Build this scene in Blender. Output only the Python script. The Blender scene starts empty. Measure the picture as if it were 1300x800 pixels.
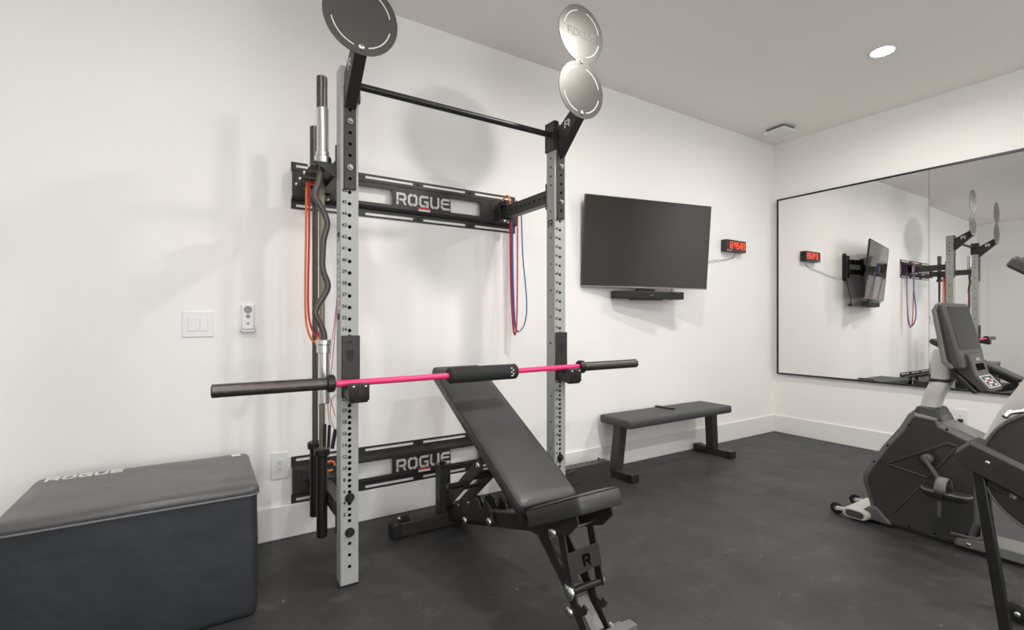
import bpy, bmesh, math, random
from mathutils import Vector, Matrix
random.seed(7)
SC = bpy.context.scene
COL = SC.collection
R = math.radians
PI = math.pi

# ------------------------------------------------------------------ materials
def srgb(r, g, b):
    def f(c):
        c /= 255.0
        return c / 12.92 if c <= 0.04045 else ((c + 0.055) / 1.055) ** 2.4
    return (f(r), f(g), f(b), 1.0)

def mat(name, col, rough=0.5, metal=0.0, bump=0.0, bscale=200.0, vary=0.0, vscale=6.0, emit=0.0, spec=0.5, rvary=0.0, coat=0.0, bdist=0.002):
    m = bpy.data.materials.new(name); m.use_nodes = True
    nt = m.node_tree; b = nt.nodes['Principled BSDF']
    b.inputs['Base Color'].default_value = col
    b.inputs['Roughness'].default_value = rough
    b.inputs['Metallic'].default_value = metal
    b.inputs['Specular IOR Level'].default_value = spec
    b.inputs['Coat Weight'].default_value = coat
    if emit:
        b.inputs['Emission Color'].default_value = col
        b.inputs['Emission Strength'].default_value = emit
    tc = nt.nodes.new('ShaderNodeTexCoord')
    if vary or rvary:
        n = nt.nodes.new('ShaderNodeTexNoise'); n.inputs['Scale'].default_value = vscale
        n.inputs['Detail'].default_value = 6; n.inputs['Roughness'].default_value = 0.62
        nt.links.new(tc.outputs['Object'], n.inputs['Vector'])
        if vary:
            mp = nt.nodes.new('ShaderNodeMapRange')
            mp.inputs['From Min'].default_value = 0.3; mp.inputs['From Max'].default_value = 0.7
            mp.inputs['To Min'].default_value = 1 - vary; mp.inputs['To Max'].default_value = 1 + vary
            nt.links.new(n.outputs['Fac'], mp.inputs['Value'])
            mx = nt.nodes.new('ShaderNodeVectorMath'); mx.operation = 'SCALE'
            mx.inputs[0].default_value = col[:3]
            nt.links.new(mp.outputs['Result'], mx.inputs['Scale'])
            nt.links.new(mx.outputs['Vector'], b.inputs['Base Color'])
        if rvary:
            mr = nt.nodes.new('ShaderNodeMapRange')
            mr.inputs['From Min'].default_value = 0.3; mr.inputs['From Max'].default_value = 0.7
            mr.inputs['To Min'].default_value = max(0.02, rough - rvary); mr.inputs['To Max'].default_value = min(1, rough + rvary)
            nt.links.new(n.outputs['Fac'], mr.inputs['Value'])
            nt.links.new(mr.outputs['Result'], b.inputs['Roughness'])
    if bump:
        n2 = nt.nodes.new('ShaderNodeTexNoise'); n2.inputs['Scale'].default_value = bscale
        n2.inputs['Detail'].default_value = 3
        nt.links.new(tc.outputs['Object'], n2.inputs['Vector'])
        bp = nt.nodes.new('ShaderNodeBump'); bp.inputs['Strength'].default_value = bump
        bp.inputs['Distance'].default_value = bdist
        nt.links.new(n2.outputs['Fac'], bp.inputs['Height'])
        nt.links.new(bp.outputs['Normal'], b.inputs['Normal'])
    return m

def floor_material():
    m = bpy.data.materials.new('rubber_gym_floor'); m.use_nodes = True
    nt = m.node_tree; b = nt.nodes['Principled BSDF']
    L = nt.links.new
    tc = nt.nodes.new('ShaderNodeTexCoord')
    def noise(scale, detail=4, rough=0.6):
        n = nt.nodes.new('ShaderNodeTexNoise'); n.inputs['Scale'].default_value = scale
        n.inputs['Detail'].default_value = detail; n.inputs['Roughness'].default_value = rough
        L(tc.outputs['Object'], n.inputs['Vector']); return n
    def ramp(src, a, bb, c0, c1):
        r = nt.nodes.new('ShaderNodeMapRange'); r.inputs['From Min'].default_value = a; r.inputs['From Max'].default_value = bb
        r.inputs['To Min'].default_value = c0; r.inputs['To Max'].default_value = c1
        L(src, r.inputs['Value']); return r.outputs['Result']
    def math_(op, x, y):
        n = nt.nodes.new('ShaderNodeMath'); n.operation = op
        for i, v in enumerate((x, y)):
            if isinstance(v, (int, float)): n.inputs[i].default_value = v
            else: L(v, n.inputs[i])
        return n.outputs[0]
    big = ramp(noise(1.6, 5).outputs['Fac'], 0.35, 0.65, 0.80, 1.22)
    fine = ramp(noise(160, 3).outputs['Fac'], 0.3, 0.7, 0.72, 1.30)
    scuff = ramp(noise(7, 8, 0.75).outputs['Fac'], 0.54, 0.76, 0.0, 1.3)
    fl = nt.nodes.new('ShaderNodeTexVoronoi'); fl.inputs['Scale'].default_value = 5.0
    L(tc.outputs['Object'], fl.inputs['Vector'])
    fleck = ramp(fl.outputs['Distance'], 0.022, 0.038, 4.0, 0.0)
    br = nt.nodes.new('ShaderNodeTexBrick')
    mp = nt.nodes.new('ShaderNodeMapping'); mp.inputs['Location'].default_value = (0.42, 0.3, 0)
    L(tc.outputs['Object'], mp.inputs['Vector']); L(mp.outputs['Vector'], br.inputs['Vector'])
    br.offset = 0.5; br.inputs['Scale'].default_value = 1.0
    br.inputs['Brick Width'].default_value = 1.22; br.inputs['Row Height'].default_value = 1.22
    br.inputs['Mortar Size'].default_value = 0.0022; br.inputs['Mortar Smooth'].default_value = 0.4
    br.inputs['Color1'].default_value = (1, 1, 1, 1); br.inputs['Color2'].default_value = (0.93, 0.93, 0.93, 1)
    br.inputs['Mortar'].default_value = (0.55, 0.55, 0.55, 1)
    bw = nt.nodes.new('ShaderNodeRGBToBW'); L(br.outputs['Color'], bw.inputs['Color'])
    s = math_('MULTIPLY', math_('MULTIPLY', big, fine), bw.outputs[0])
    s = math_('ADD', s, math_('ADD', scuff, fleck))
    v = nt.nodes.new('ShaderNodeVectorMath'); v.operation = 'SCALE'; v.inputs[0].default_value = (0.035, 0.0348, 0.0362)
    L(s, v.inputs['Scale']); L(v.outputs['Vector'], b.inputs['Base Color'])
    L(ramp(noise(3.0, 6).outputs['Fac'], 0.3, 0.7, 0.42, 0.62), b.inputs['Roughness'])
    bp = nt.nodes.new('ShaderNodeBump'); bp.inputs['Strength'].default_value = 0.25; bp.inputs['Distance'].default_value = 0.002
    L(math_('ADD', noise(220, 2).outputs['Fac'], math_('MULTIPLY', bw.outputs[0], 1.0)), bp.inputs['Height'])
    L(bp.outputs['Normal'], b.inputs['Normal'])
    return m

M = {}
M['wall'] = mat('white_wall_paint', (0.90, 0.880, 0.855, 1), 0.75, bump=0.12, bscale=90, vary=0.012, vscale=1.5)
M['ceil'] = mat('white_ceiling_paint', (0.945, 0.915, 0.875, 1), 0.85, bump=0.10, bscale=120)
M['trimw'] = mat('white_semi_gloss_trim', (0.82, 0.81, 0.79, 1), 0.4)
M['floor'] = floor_material()
M['upright'] = mat('light_grey_powder_coat', srgb(164, 166, 162), 0.45, bump=0.15, bscale=500, vary=0.03, vscale=20)
M['black'] = mat('black_powder_coat', srgb(44, 42, 40), 0.42, bump=0.25, bscale=500, vary=0.10, vscale=30)
M['black2'] = mat('satin_black_steel', srgb(30, 30, 30), 0.36, bump=0.15, bscale=400, vary=0.15, vscale=25)
M['disc'] = mat('black_satin_plate', srgb(94, 92, 89), 0.38, metal=0.8, bump=0.10, bscale=500)
M['ink'] = mat('black_ink', srgb(26, 26, 26), 0.6)
M['hole'] = mat('hole_shade', srgb(8, 8, 8), 0.9, spec=0.05)  # shade inside holes and recesses, put into a near-black colour
M['chrome'] = mat('zinc_plated_steel', (0.72, 0.71, 0.69, 1), 0.22, metal=1.0, bump=0.05, bscale=300)
M['silver'] = mat('brushed_chrome_sleeve', (0.72, 0.71, 0.69, 1), 0.26, metal=1.0)
M['sleeve'] = mat('dark_worn_steel', srgb(98, 93, 88), 0.40, metal=0.85, vary=0.22, vscale=40, rvary=0.1)
M['shaft'] = mat('grey_bronze_steel', srgb(140, 133, 118), 0.38, metal=0.8, bump=0.2, bscale=900)
M['darkshaft'] = mat('dark_oxide_steel', srgb(92, 89, 85), 0.42, metal=0.6, bump=0.2, bscale=900)
M['sleeveblk'] = mat('black_bar_sleeve', srgb(34, 33, 32), 0.33, vary=0.2, vscale=40)
M['pink'] = mat('pink_coated_steel', srgb(238, 62, 124), 0.35, bump=0.05, bscale=900)
M['foam'] = mat('black_foam', srgb(40, 40, 40), 0.85, bump=0.5, bscale=350, vary=0.12, vscale=60)
M['vinyl'] = mat('black_vinyl', srgb(60, 60, 60), 0.36, bump=0.35, bscale=260, vary=0.10, vscale=8, rvary=0.06)
M['vinyl2'] = mat('black_textured_pad', srgb(70, 70, 71), 0.55, bump=0.4, bscale=420, vary=0.10, vscale=12)
M['boxtop'] = mat('black_vinyl_lit_tone', srgb(84, 83, 82), 0.33, bump=0.3, bscale=30, vary=0.05, vscale=6, rvary=0.06)  # black vinyl again, with the light falling on the lid put into its colour
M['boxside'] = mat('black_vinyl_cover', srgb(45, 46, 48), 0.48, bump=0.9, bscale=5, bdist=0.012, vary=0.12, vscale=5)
M['seam'] = mat('seam_piping', srgb(110, 111, 115), 0.4)
M['white_ink'] = mat('white_print', srgb(226, 226, 224), 0.6)
M['logo'] = mat('lit_wall_tone', srgb(205, 203, 198), 0.4)  # lit wall seen through cut-outs, put into a pale colour
M['red_label'] = mat('red_label', srgb(205, 62, 40), 0.5)
M['white_pl'] = mat('white_plastic', srgb(232, 231, 229), 0.35)
M['grey_pl'] = mat('grey_buttons', srgb(150, 149, 147), 0.5)
M['rubber_o'] = mat('orange_rubber', srgb(238, 128, 38), 0.55)
M['rubber_r'] = mat('red_rubber', srgb(206, 42, 44), 0.55)
M['rubber_b'] = mat('blue_rubber', srgb(30, 88, 160), 0.55)
M['screen'] = mat('glossy_black_screen', srgb(46, 44, 41), 0.06, coat=0.3)
M['plastic'] = mat('black_plastic', srgb(40, 40, 40), 0.42, bump=0.2, bscale=600)
M['shroud'] = mat('black_shroud_plastic', srgb(52, 52, 52), 0.40, bump=0.25, bscale=600, vary=0.06, vscale=10)
M['shroud_rim'] = mat('dark_grey_shroud_rim', srgb(84, 84, 84), 0.42, bump=0.15, bscale=600)
M['silverpaint'] = mat('silver_grey_paint', srgb(190, 187, 182), 0.42, bump=0.05, bscale=300)
M['midgrey'] = mat('mid_grey_plastic', srgb(112, 111, 108), 0.42)
M['console'] = mat('dark_grey_console', srgb(66, 65, 63), 0.40, bump=0.1, bscale=500)
M['strap'] = mat('grey_strap', srgb(104, 102, 100), 0.6)
M['mirror'] = mat('mirror_glass', (0.86, 0.865, 0.855, 1), 0.0, metal=1.0)
M['led'] = mat('red_led', (1.0, 0.09, 0.03, 1), 0.5, emit=1.0)
M['ledpanel'] = mat('dark_red_display', srgb(46, 10, 8), 0.3)
M['lamp'] = mat('lit_lamp_lens', (1, 0.97, 0.92, 1), 0.5, emit=150.0)
M['fillpane'] = mat('added_window_glow', (.86,.92,1.0,1), 0.3, emit=1.0)  # glowing pane of the added, unseen window
M['boltgrey'] = mat('dull_zinc_bolt', (0.40, 0.39, 0.375, 1), 0.32, metal=1.0)
M['tablet'] = mat('dark_tablet_glass', srgb(16, 16, 16), 0.10, spec=0.06)
M['armblack'] = mat('black_grey_powder_coat', srgb(58, 56, 53), 0.42, bump=0.2, bscale=500)
M['cord'] = mat('grey_cord', srgb(140, 138, 135), 0.6)
M['redcord'] = mat('thin_red_rope', srgb(190, 110, 104), 0.6)
M['blue_label'] = mat('blue_dot', srgb(60, 130, 190), 0.5)

# ------------------------------------------------------------------ mesh builder
class MB:
    def __init__(s): s.v = []; s.f = []; s.mi = []; s.cur = 0
    def add(s, verts, faces):
        o = len(s.v); s.v += [Vector(p) for p in verts]
        for f in faces: s.f.append([i + o for i in f]); s.mi.append(s.cur)
        return s
    def box(s, x0, x1, y0, y1, z0, z1):
        return s.obox(((x0+x1)/2, (y0+y1)/2, (z0+z1)/2), (1,0,0), (0,1,0), (0,0,1), abs(x1-x0)/2, abs(y1-y0)/2, abs(z1-z0)/2)
    def obox(s, c, ax, ay, az, hx, hy, hz):
        c = Vector(c); ax = Vector(ax).normalized()*hx; ay = Vector(ay).normalized()*hy; az = Vector(az).normalized()*hz
        v = [c + ax*i + ay*j + az*k for k in (-1,1) for j in (-1,1) for i in (-1,1)]
        return s.add(v, [(0,2,3,1),(4,5,7,6),(0,1,5,4),(2,6,7,3),(0,4,6,2),(1,3,7,5)])
    def beam(s, p0, p1, w, h, up=(0,0,1)):
        p0 = Vector(p0); p1 = Vector(p1); d = (p1-p0); L = d.length; d.normalize()
        side = d.cross(Vector(up)).normalized(); u = side.cross(d).normalized()
        return s.obox((p0+p1)/2, d, side, u, L/2, w/2, h/2)
    def lathe(s, prof, o, ax, n=24, caps=True):
        o = Vector(o); ax = Vector(ax).normalized()
        t = Vector((0,0,1)) if abs(ax.z) < 0.9 else Vector((1,0,0))
        a = ax.cross(t).normalized(); b = ax.cross(a).normalized()
        vs = []
        for r, h in prof:
            for i in range(n):
                th = 2*PI*i/n; vs.append(o + ax*h + (a*math.cos(th) + b*math.sin(th))*r)
        fs = []
        for k in range(len(prof)-1):
            for i in range(n):
                j = (i+1) % n; fs.append((k*n+i, k*n+j, (k+1)*n+j, (k+1)*n+i))
        if caps: fs.append(tuple(range(n))[::-1]); fs.append(tuple((len(prof)-1)*n+i for i in range(n)))
        return s.add(vs, fs)
    def cyl(s, p0, p1, r, n=24, r2=None):
        p0 = Vector(p0); p1 = Vector(p1); r2 = r if r2 is None else r2
        return s.lathe([(r,0),(r2,(p1-p0).length)], p0, p1-p0, n)
    def rcyl(s, p0, p1, r, ch=0.004, n=24):
        p0 = Vector(p0); p1 = Vector(p1); L = (p1-p0).length
        return s.lathe([(r-ch,0),(r,ch),(r,L-ch),(r-ch,L)], p0, p1-p0, n)
    def bolt(s, c, d, r=0.011, h=0.010):
        c = Vector(c); d = Vector(d).normalized()
        s.lathe([(r*1.45,0),(r*1.45,h*0.3)], c, d, 20)
        return s.lathe([(r,h*0.3),(r,h*0.85),(r*0.8,h)], c, d, 6)
    def dome(s, c, d, r, h):
        return s.lathe([(r, 0), (r, h*0.35), (r*0.8, h*0.75), (r*0.35, h)], c, d, 20)
    def tube(s, path, r, n=10, closed=False, sec=None):
        path = [Vector(p) for p in path]; m = len(path)
        tang = []
        for i in range(m):
            if closed: d = path[(i+1) % m] - path[i-1]
            else: d = path[min(i+1, m-1)] - path[max(i-1, 0)]
            tang.append(d.normalized())
        t = Vector((0,0,1)) if abs(tang[0].z) < 0.9 else Vector((1,0,0))
        nrm = (t - tang[0]*t.dot(tang[0])).normalized()
        if sec is None: sec = [(r*math.cos(2*PI*k/n), r*math.sin(2*PI*k/n)) for k in range(n)]
        n = len(sec); vs = []
        for i in range(m):
            nrm = (nrm - tang[i]*nrm.dot(tang[i])).normalized(); bn = tang[i].cross(nrm)
            vs += [path[i] + nrm*a + bn*b for a, b in sec]
        fs = []
        for i in range(m if closed else m-1):
            i2 = (i+1) % m
            for k in range(n):
                k2 = (k+1) % n; fs.append((i*n+k, i*n+k2, i2*n+k2, i2*n+k))
        if not closed: fs.append(tuple(range(n))[::-1]); fs.append(tuple((m-1)*n+k for k in range(n)))
        return s.add(vs, fs)
    def prism(s, poly, f, t0, t1):
        n = len(poly)
        vs = [f(a, b, t0) for a, b in poly] + [f(a, b, t1) for a, b in poly]
        fs = [tuple(range(n))[::-1], tuple(range(n, 2*n))] + [(i, (i+1) % n, n+(i+1) % n, n+i) for i in range(n)]
        return s.add(vs, fs)
    def loft(s, rings, caps=True):
        n = len(rings[0]); vs = [p for r in rings for p in r]; fs = []
        for k in range(len(rings)-1):
            for i in range(n):
                j = (i+1) % n; fs.append((k*n+i, k*n+j, (k+1)*n+j, (k+1)*n+i))
        if caps: fs.append(tuple(range(n))[::-1]); fs.append(tuple((len(rings)-1)*n+i for i in range(n)))
        return s.add(vs, fs)
    def gridplate(s, f, u0, u1, v0, v1, holes, t):
        us = sorted({u0, u1} | {h[0] for h in holes} | {h[1] for h in holes}); vs_ = sorted({v0, v1} | {h[2] for h in holes} | {h[3] for h in holes})
        idx = {}; verts = []
        def V(i, j, k):
            if (i, j, k) not in idx: idx[(i, j, k)] = len(verts); verts.append(f(us[i], vs_[j], t*k))
            return idx[(i, j, k)]
        solid = set()
        for i in range(len(us)-1):
            for j in range(len(vs_)-1):
                cu = (us[i]+us[i+1])/2; cv = (vs_[j]+vs_[j+1])/2
                if not any(h[0] < cu < h[1] and h[2] < cv < h[3] for h in holes): solid.add((i, j))
        fs = []
        for i, j in solid:
            for k in (0, 1): fs.append((V(i,j,k), V(i+1,j,k), V(i+1,j+1,k), V(i,j+1,k)))
            for di, dj, a, b in ((-1,0,(i,j),(i,j+1)),(1,0,(i+1,j),(i+1,j+1)),(0,-1,(i,j),(i+1,j)),(0,1,(i,j+1),(i+1,j+1))):
                if (i+di, j+dj) not in solid: fs.append((V(*a,0), V(*b,0), V(*b,1), V(*a,1)))
        return s.add(verts, fs)
    def perf(s, f, u0, u1, v0, v1, holes, r, depth):
        """flat wall with round holes; f(u, v, d): d = depth inward; holes = sorted v list, all at the middle of u"""
        uc = (u0+u1)/2; n = 16
        cells = []; v = v0
        for h in holes:
            a, b = h - r*1.25, h + r*1.25
            if a > v + 1e-5: cells.append((v, a, None))
            else: a = v
            cells.append((a, b, h)); v = b
        if v < v1 - 1e-5: cells.append((v, v1, None))
        for a, b, h in cells:
            if h is None:
                s.add([f(u0,a,0), f(u1,a,0), f(u1,b,0), f(u0,b,0)], [(0,1,2,3)]); continue
            ring = []; outr = []
            for k in range(n):
                th = 2*PI*k/n + PI/4; ring.append((uc + r*math.cos(th), h + r*math.sin(th)))
            cor = [(u1,b),(u0,b),(u0,a),(u1,a)]
            for k in range(n):
                q, w = divmod(k, 4); w /= 4; c0 = cor[q]; c1 = cor[(q+1) % 4]
                outr.append((c0[0]+(c1[0]-c0[0])*w, c0[1]+(c1[1]-c0[1])*w))
            vs = [f(u, w, 0) for u, w in outr] + [f(u, w, 0) for u, w in ring] + [f(u, w, depth) for u, w in ring]
            fs = []
            for k in range(n):
                j = (k+1) % n
                fs.append((k, j, n+j, n+k)); fs.append((n+k, n+j, 2*n+j, 2*n+k))
            s.add(vs, fs)
        return s
    def build(s, name, m, parent=None, bevel=0.0, seg=2, ang=40, smooth=True, sub=0, weld=False):
        off = world_loc(parent) if parent else Vector((0,0,0))
        me = bpy.data.meshes.new(name)
        me.from_pydata([p - off for p in s.v], [], s.f)
        mats = m if isinstance(m, (list, tuple)) else [m]
        for q in mats: me.materials.append(M[q] if isinstance(q, str) else q)
        if len(mats) > 1:
            for p, i in zip(me.polygons, s.mi): p.material_index = i
        b = bmesh.new(); b.from_mesh(me)
        if weld: bmesh.ops.remove_doubles(b, verts=b.verts, dist=1e-5)
        bmesh.ops.recalc_face_normals(b, faces=b.faces); b.to_mesh(me); b.free()
        if smooth:
            for p in me.polygons: p.use_smooth = True
            me.set_sharp_from_angle(angle=R(ang))
        o = bpy.data.objects.new(name, me); COL.objects.link(o)
        if parent: o.parent = parent
        if bevel:
            md = o.modifiers.new('bevel', 'BEVEL'); md.width = bevel; md.segments = seg; md.limit_method = 'ANGLE'; md.angle_limit = R(40)
        if sub:
            md = o.modifiers.new('sub', 'SUBSURF'); md.levels = sub; md.render_levels = sub
        return o

def world_loc(o):
    p = Vector((0,0,0))
    while o: p += o.location; o = o.parent
    return p

def thing(name, label, cat, loc, group=None):
    o = bpy.data.objects.new(name, None); COL.objects.link(o); o.location = loc; o.empty_display_size = 0.1
    o['label'] = label; o['category'] = cat
    if group: o['group'] = group
    return o
def tag(o, label, cat, group=None):
    o['label'] = label; o['category'] = cat
    if group: o['group'] = group
    return o
def struct(o): o['kind'] = 'structure'; return o

def text_into(mb, body, size, o, xd, up, depth=0.001, sx=1.0, bold=0.0, align='CENTER'):
    c = bpy.data.curves.new('t', 'FONT'); c.body = body; c.size = size; c.align_x = align; c.align_y = 'CENTER'
    c.offset = bold; c.extrude = depth/2; c.resolution_u = 3
    ob = bpy.data.objects.new('t', c); COL.objects.link(ob)
    dg = bpy.context.evaluated_depsgraph_get(); me = bpy.data.meshes.new_from_object(ob.evaluated_get(dg))
    o = Vector(o); xd = Vector(xd).normalized(); up = Vector(up).normalized(); nn = xd.cross(up)
    mb.add([o + xd*v.co.x*sx + up*v.co.y + nn*(v.co.z + depth/2) for v in me.vertices], [tuple(p.vertices) for p in me.polygons])
    bpy.data.objects.remove(ob); bpy.data.meshes.remove(me); bpy.data.curves.remove(c)
    return mb

# blocky stencil lettering for the R-O-G-U-E plates: each letter = polygons in a unit cell (width 1, height 1)
LET = {
 'R': [[(0,0),(.22,0),(.22,.30),(0,.30)], [(0,.36),(.22,.36),(.22,.80),(.70,.80),(.78,.72),(.78,.60),(.70,.52),(.30,.52),(.30,.34),(.62,.34),(.80,0),(1.02,0),(.84,.36),(1,.48),(1,.82),(.84,1),(0,1)]],
 'O': [[(.46,0),(.46,.20),(.30,.20),(.22,.30),(.22,.70),(.30,.80),(.46,.80),(.46,1),(.20,1),(0,.80),(0,.20),(.20,0)], [(.54,0),(.80,0),(1,.20),(1,.80),(.80,1),(.54,1),(.54,.80),(.70,.80),(.78,.70),(.78,.30),(.70,.20),(.54,.20)]],
 'G': [[(.20,0),(.62,0),(.62,.20),(.30,.20),(.22,.30),(.22,.70),(.30,.80),(1,.80),(1,1),(.20,1),(0,.80),(0,.20)], [(.70,0),(1,0),(1,.56),(.52,.56),(.52,.38),(.78,.38),(.78,.20),(.70,.20)]],
 'U': [[(0,1),(0,.20),(.20,0),(.46,0),(.46,.20),(.30,.20),(.22,.30),(.22,1)], [(.54,0),(.80,0),(1,.20),(1,1),(.78,1),(.78,.30),(.70,.20),(.54,.20)]],
 'E': [[(.20,0),(1,0),(1,.20),(.30,.20),(.22,.30),(.22,.40),(0,.40),(0,.20)], [(0,.46),(.92,.46),(.92,.62),(.22,.62),(.22,.70),(.30,.80),(1,.80),(1,1),(.20,1),(0,.80)]],
}
def stencil(mb, word, o, xd, up, w, h, depth, gap=0.17):
    """word centred at o"""
    o = Vector(o); xd = Vector(xd).normalized(); up = Vector(up).normalized(); nn = xd.cross(up)
    n = len(word); cw = w / (n + gap*(n-1))
    for i, ch in enumerate(word):
        x0 = -w/2 + i*cw*(1+gap)
        for poly in LET[ch]:
            mb.prism([(x0 + a*cw, (b-0.5)*h) for a, b in poly], lambda a, b, t: o + xd*a + up*b + nn*t, 0, depth)
    return mb

def copy_tree(o, label=None, delta=None, parent=None):
    c = o.copy(); COL.objects.link(c); c.parent = parent
    if label: c['label'] = label
    if delta is not None: c.location = Vector(o.location) + Vector(delta)
    for ch in list(o.children): copy_tree(ch, parent=c)
    return c

def smooth_path(pts, n=8):
    """Catmull-Rom through pts"""
    pts = [Vector(p) for p in pts]; out = []
    for i in range(len(pts)-1):
        p0 = pts[max(i-1,0)]; p1 = pts[i]; p2 = pts[i+1]; p3 = pts[min(i+2,len(pts)-1)]
        for k in range(n):
            t = k/n
            out.append(0.5*((2*p1) + (p2-p0)*t + (2*p0-5*p1+4*p2-p3)*t*t + (3*p1-p0-3*p2+p3)*t**3))
    out.append(pts[-1]); return out
def closed_path(pts, n=8):
    pts = [Vector(p) for p in pts]; m = len(pts); out = []
    for i in range(m):
        p0, p1, p2, p3 = pts[i-1], pts[i], pts[(i+1) % m], pts[(i+2) % m]
        for k in range(n):
            t = k/n
            out.append(0.5*((2*p1) + (p2-p0)*t + (2*p0-5*p1+4*p2-p3)*t*t + (3*p1-p0-3*p2+p3)*t**3))
    return out

# ------------------------------------------------------------------ the room
H = 3.025; XW = -7.7; YB = -6.2
struct(MB().box(XW-.1, .1, YB-.1, .1, -.1, 0).build('floor', 'floor', smooth=False))
struct(MB().box(XW-.1, .1, YB-.1, .1, H, H+.1).build('ceiling', 'ceil', smooth=False))
struct(MB().box(XW, 0, 0, .1, 0, H).build('wall_back', 'wall', smooth=False))
struct(MB().box(0, .1, YB, .1, 0, H).build('wall_right', 'wall', smooth=False))
struct(MB().box(XW-.1, XW, YB, .1, 0, H).build('wall_left', 'wall', smooth=False))
struct(MB().box(XW-.1, .1, YB-.1, YB, 0, H).build('wall_front', 'wall', smooth=False))
def baseboard(name, x0, x1, y0, y1): 
    return struct(MB().box(x0, x1, y0, y1, 0, .176).build(name, 'trimw', bevel=.004))
baseboard('baseboard_back', XW, 0, -.014, 0)
baseboard('baseboard_right', -.014, 0, YB, -.014)
baseboard('baseboard_left', XW, XW+.014, YB, -2.2)
baseboard('baseboard_front', XW+.014, -.014, YB, YB+.014)
# flush white door with its casing on the far left wall (seen in the mirror)
d = MB().box(XW, XW+.03, -1.90, -.16, 0, 2.36).build('door_1', 'trimw', bevel=.003); struct(d)
MB().box(XW+.03, XW+.06, -1.86, -1.84, .95, 1.15).build('door_handle', 'chrome', d, bevel=.004)
t = MB().box(XW, XW+.04, -.16, -.02, 0, 2.44).box(XW, XW+.04, -2.04, -1.90, 0, 2.44).box(XW, XW+.04, -1.90, -.16, 2.36, 2.44)
struct(t.build('trim_1', 'trimw', bevel=.003))
# unseen window added behind the camera to fill the room and ceiling with light
wx0, wx1, wz0, wz1 = -6.9, -2.6, .55, 2.75
wn = MB().box(wx0, wx1, YB+.012, YB+.018, wz0, wz1).build('added_window', 'fillpane', smooth=False); struct(wn)
fr = MB()
for a_, b_ in ((wx0-.07, wx0), (wx1, wx1+.07), (-4.79, -4.71)): fr.box(a_, b_, YB, YB+.05, wz0-.07, wz1+.07)
fr.box(wx0, wx1, YB, YB+.05, wz1, wz1+.07).box(wx0, wx1, YB, YB+.05, wz0-.07, wz0)
fr.build('added_window_frame', 'trimw', wn, bevel=.004)
wl = bpy.data.lights.new('added_window_fill', 'AREA'); wl.shape = 'RECTANGLE'; wl.size = wx1-wx0; wl.size_y = wz1-wz0  # fill lamp added at the unseen window
wl.energy = 62.0; wl.color = (.97, .985, 1.0)
wo = bpy.data.objects.new('added_window_fill', wl); COL.objects.link(wo); wo.location = ((wx0+wx1)/2, YB+.06, (wz0+wz1)/2); wo.rotation_euler = (PI/2, 0, 0)

# ------------------------------------------------------------------ ceiling lights
LX = [(-1.16,-1.41), (-3.10,-1.58), (-5.30,-1.68), (-1.16,-3.6), (-3.15,-3.6), (-5.15,-3.6)]
LE = [13, 22, 10, 25, 19, 14]
lab = ['lit round recessed ceiling light above the exercise bike, near the mirror wall']
def down_light(x, y, label):
    c = thing('ceiling_light', label, 'ceiling light', (x, y, H), 'recessed ceiling lights')
    MB().lathe([(.066,0),(.066,-.006),(.082,-.006),(.088,-.001),(.088,0)], (x,y,H), (0,0,1), 40, caps=False).build('trim_ring', 'white_pl', c)
    MB().lathe([(.0005,-.010),(.030,-.0095),(.052,-.0075),(.066,-.003)], (x,y,H), (0,0,1), 40, caps=False).build('lens', 'lamp', c)
    return c
l0 = down_light(*LX[0], lab[0])
others = ['recessed ceiling light above the pull-up rack, outside the photo', 'recessed ceiling light above the padded box, outside the photo',
          'recessed ceiling light behind the camera near the mirror wall', 'recessed ceiling light behind the camera in the middle of the room', 'recessed ceiling light behind the camera towards the door']
for (x, y), lb in zip(LX[1:], others): copy_tree(l0, lb, (x-LX[0][0], y-LX[0][1], 0))
for i, (x, y) in enumerate(LX):
    ld = bpy.data.lights.new('downlight_lamp', 'AREA'); ld.shape = 'DISK'; ld.size = 0.13
    ld.energy = LE[i]
    ld.color = (1.0, 0.965, 0.925); ld.spread = R(170)
    lo = bpy.data.objects.new('downlight_lamp', ld); COL.objects.link(lo); lo.location = (x, y, H-.016)
# square access-point style fixture by the corner
c = thing('ceiling_fixture', 'small square white fixture on the ceiling by the room corner', 'ceiling fixture', (-.40, -.29, H))
ex = Vector((.200,-.012,0)); ey = Vector((.098,.190,0)).normalized()
MB().obox((-.40,-.29,H-.012), (1,-.06,0), (.06,1,0), (0,0,1), .085, .085, .012).build('mounting_plate', 'midgrey', c)
MB().obox((-.40,-.29,H-.038), (1,-.06,0), (.06,1,0), (0,0,1), .105, .105, .014).build('cover', 'white_pl', c, bevel=.010, seg=3)

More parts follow.
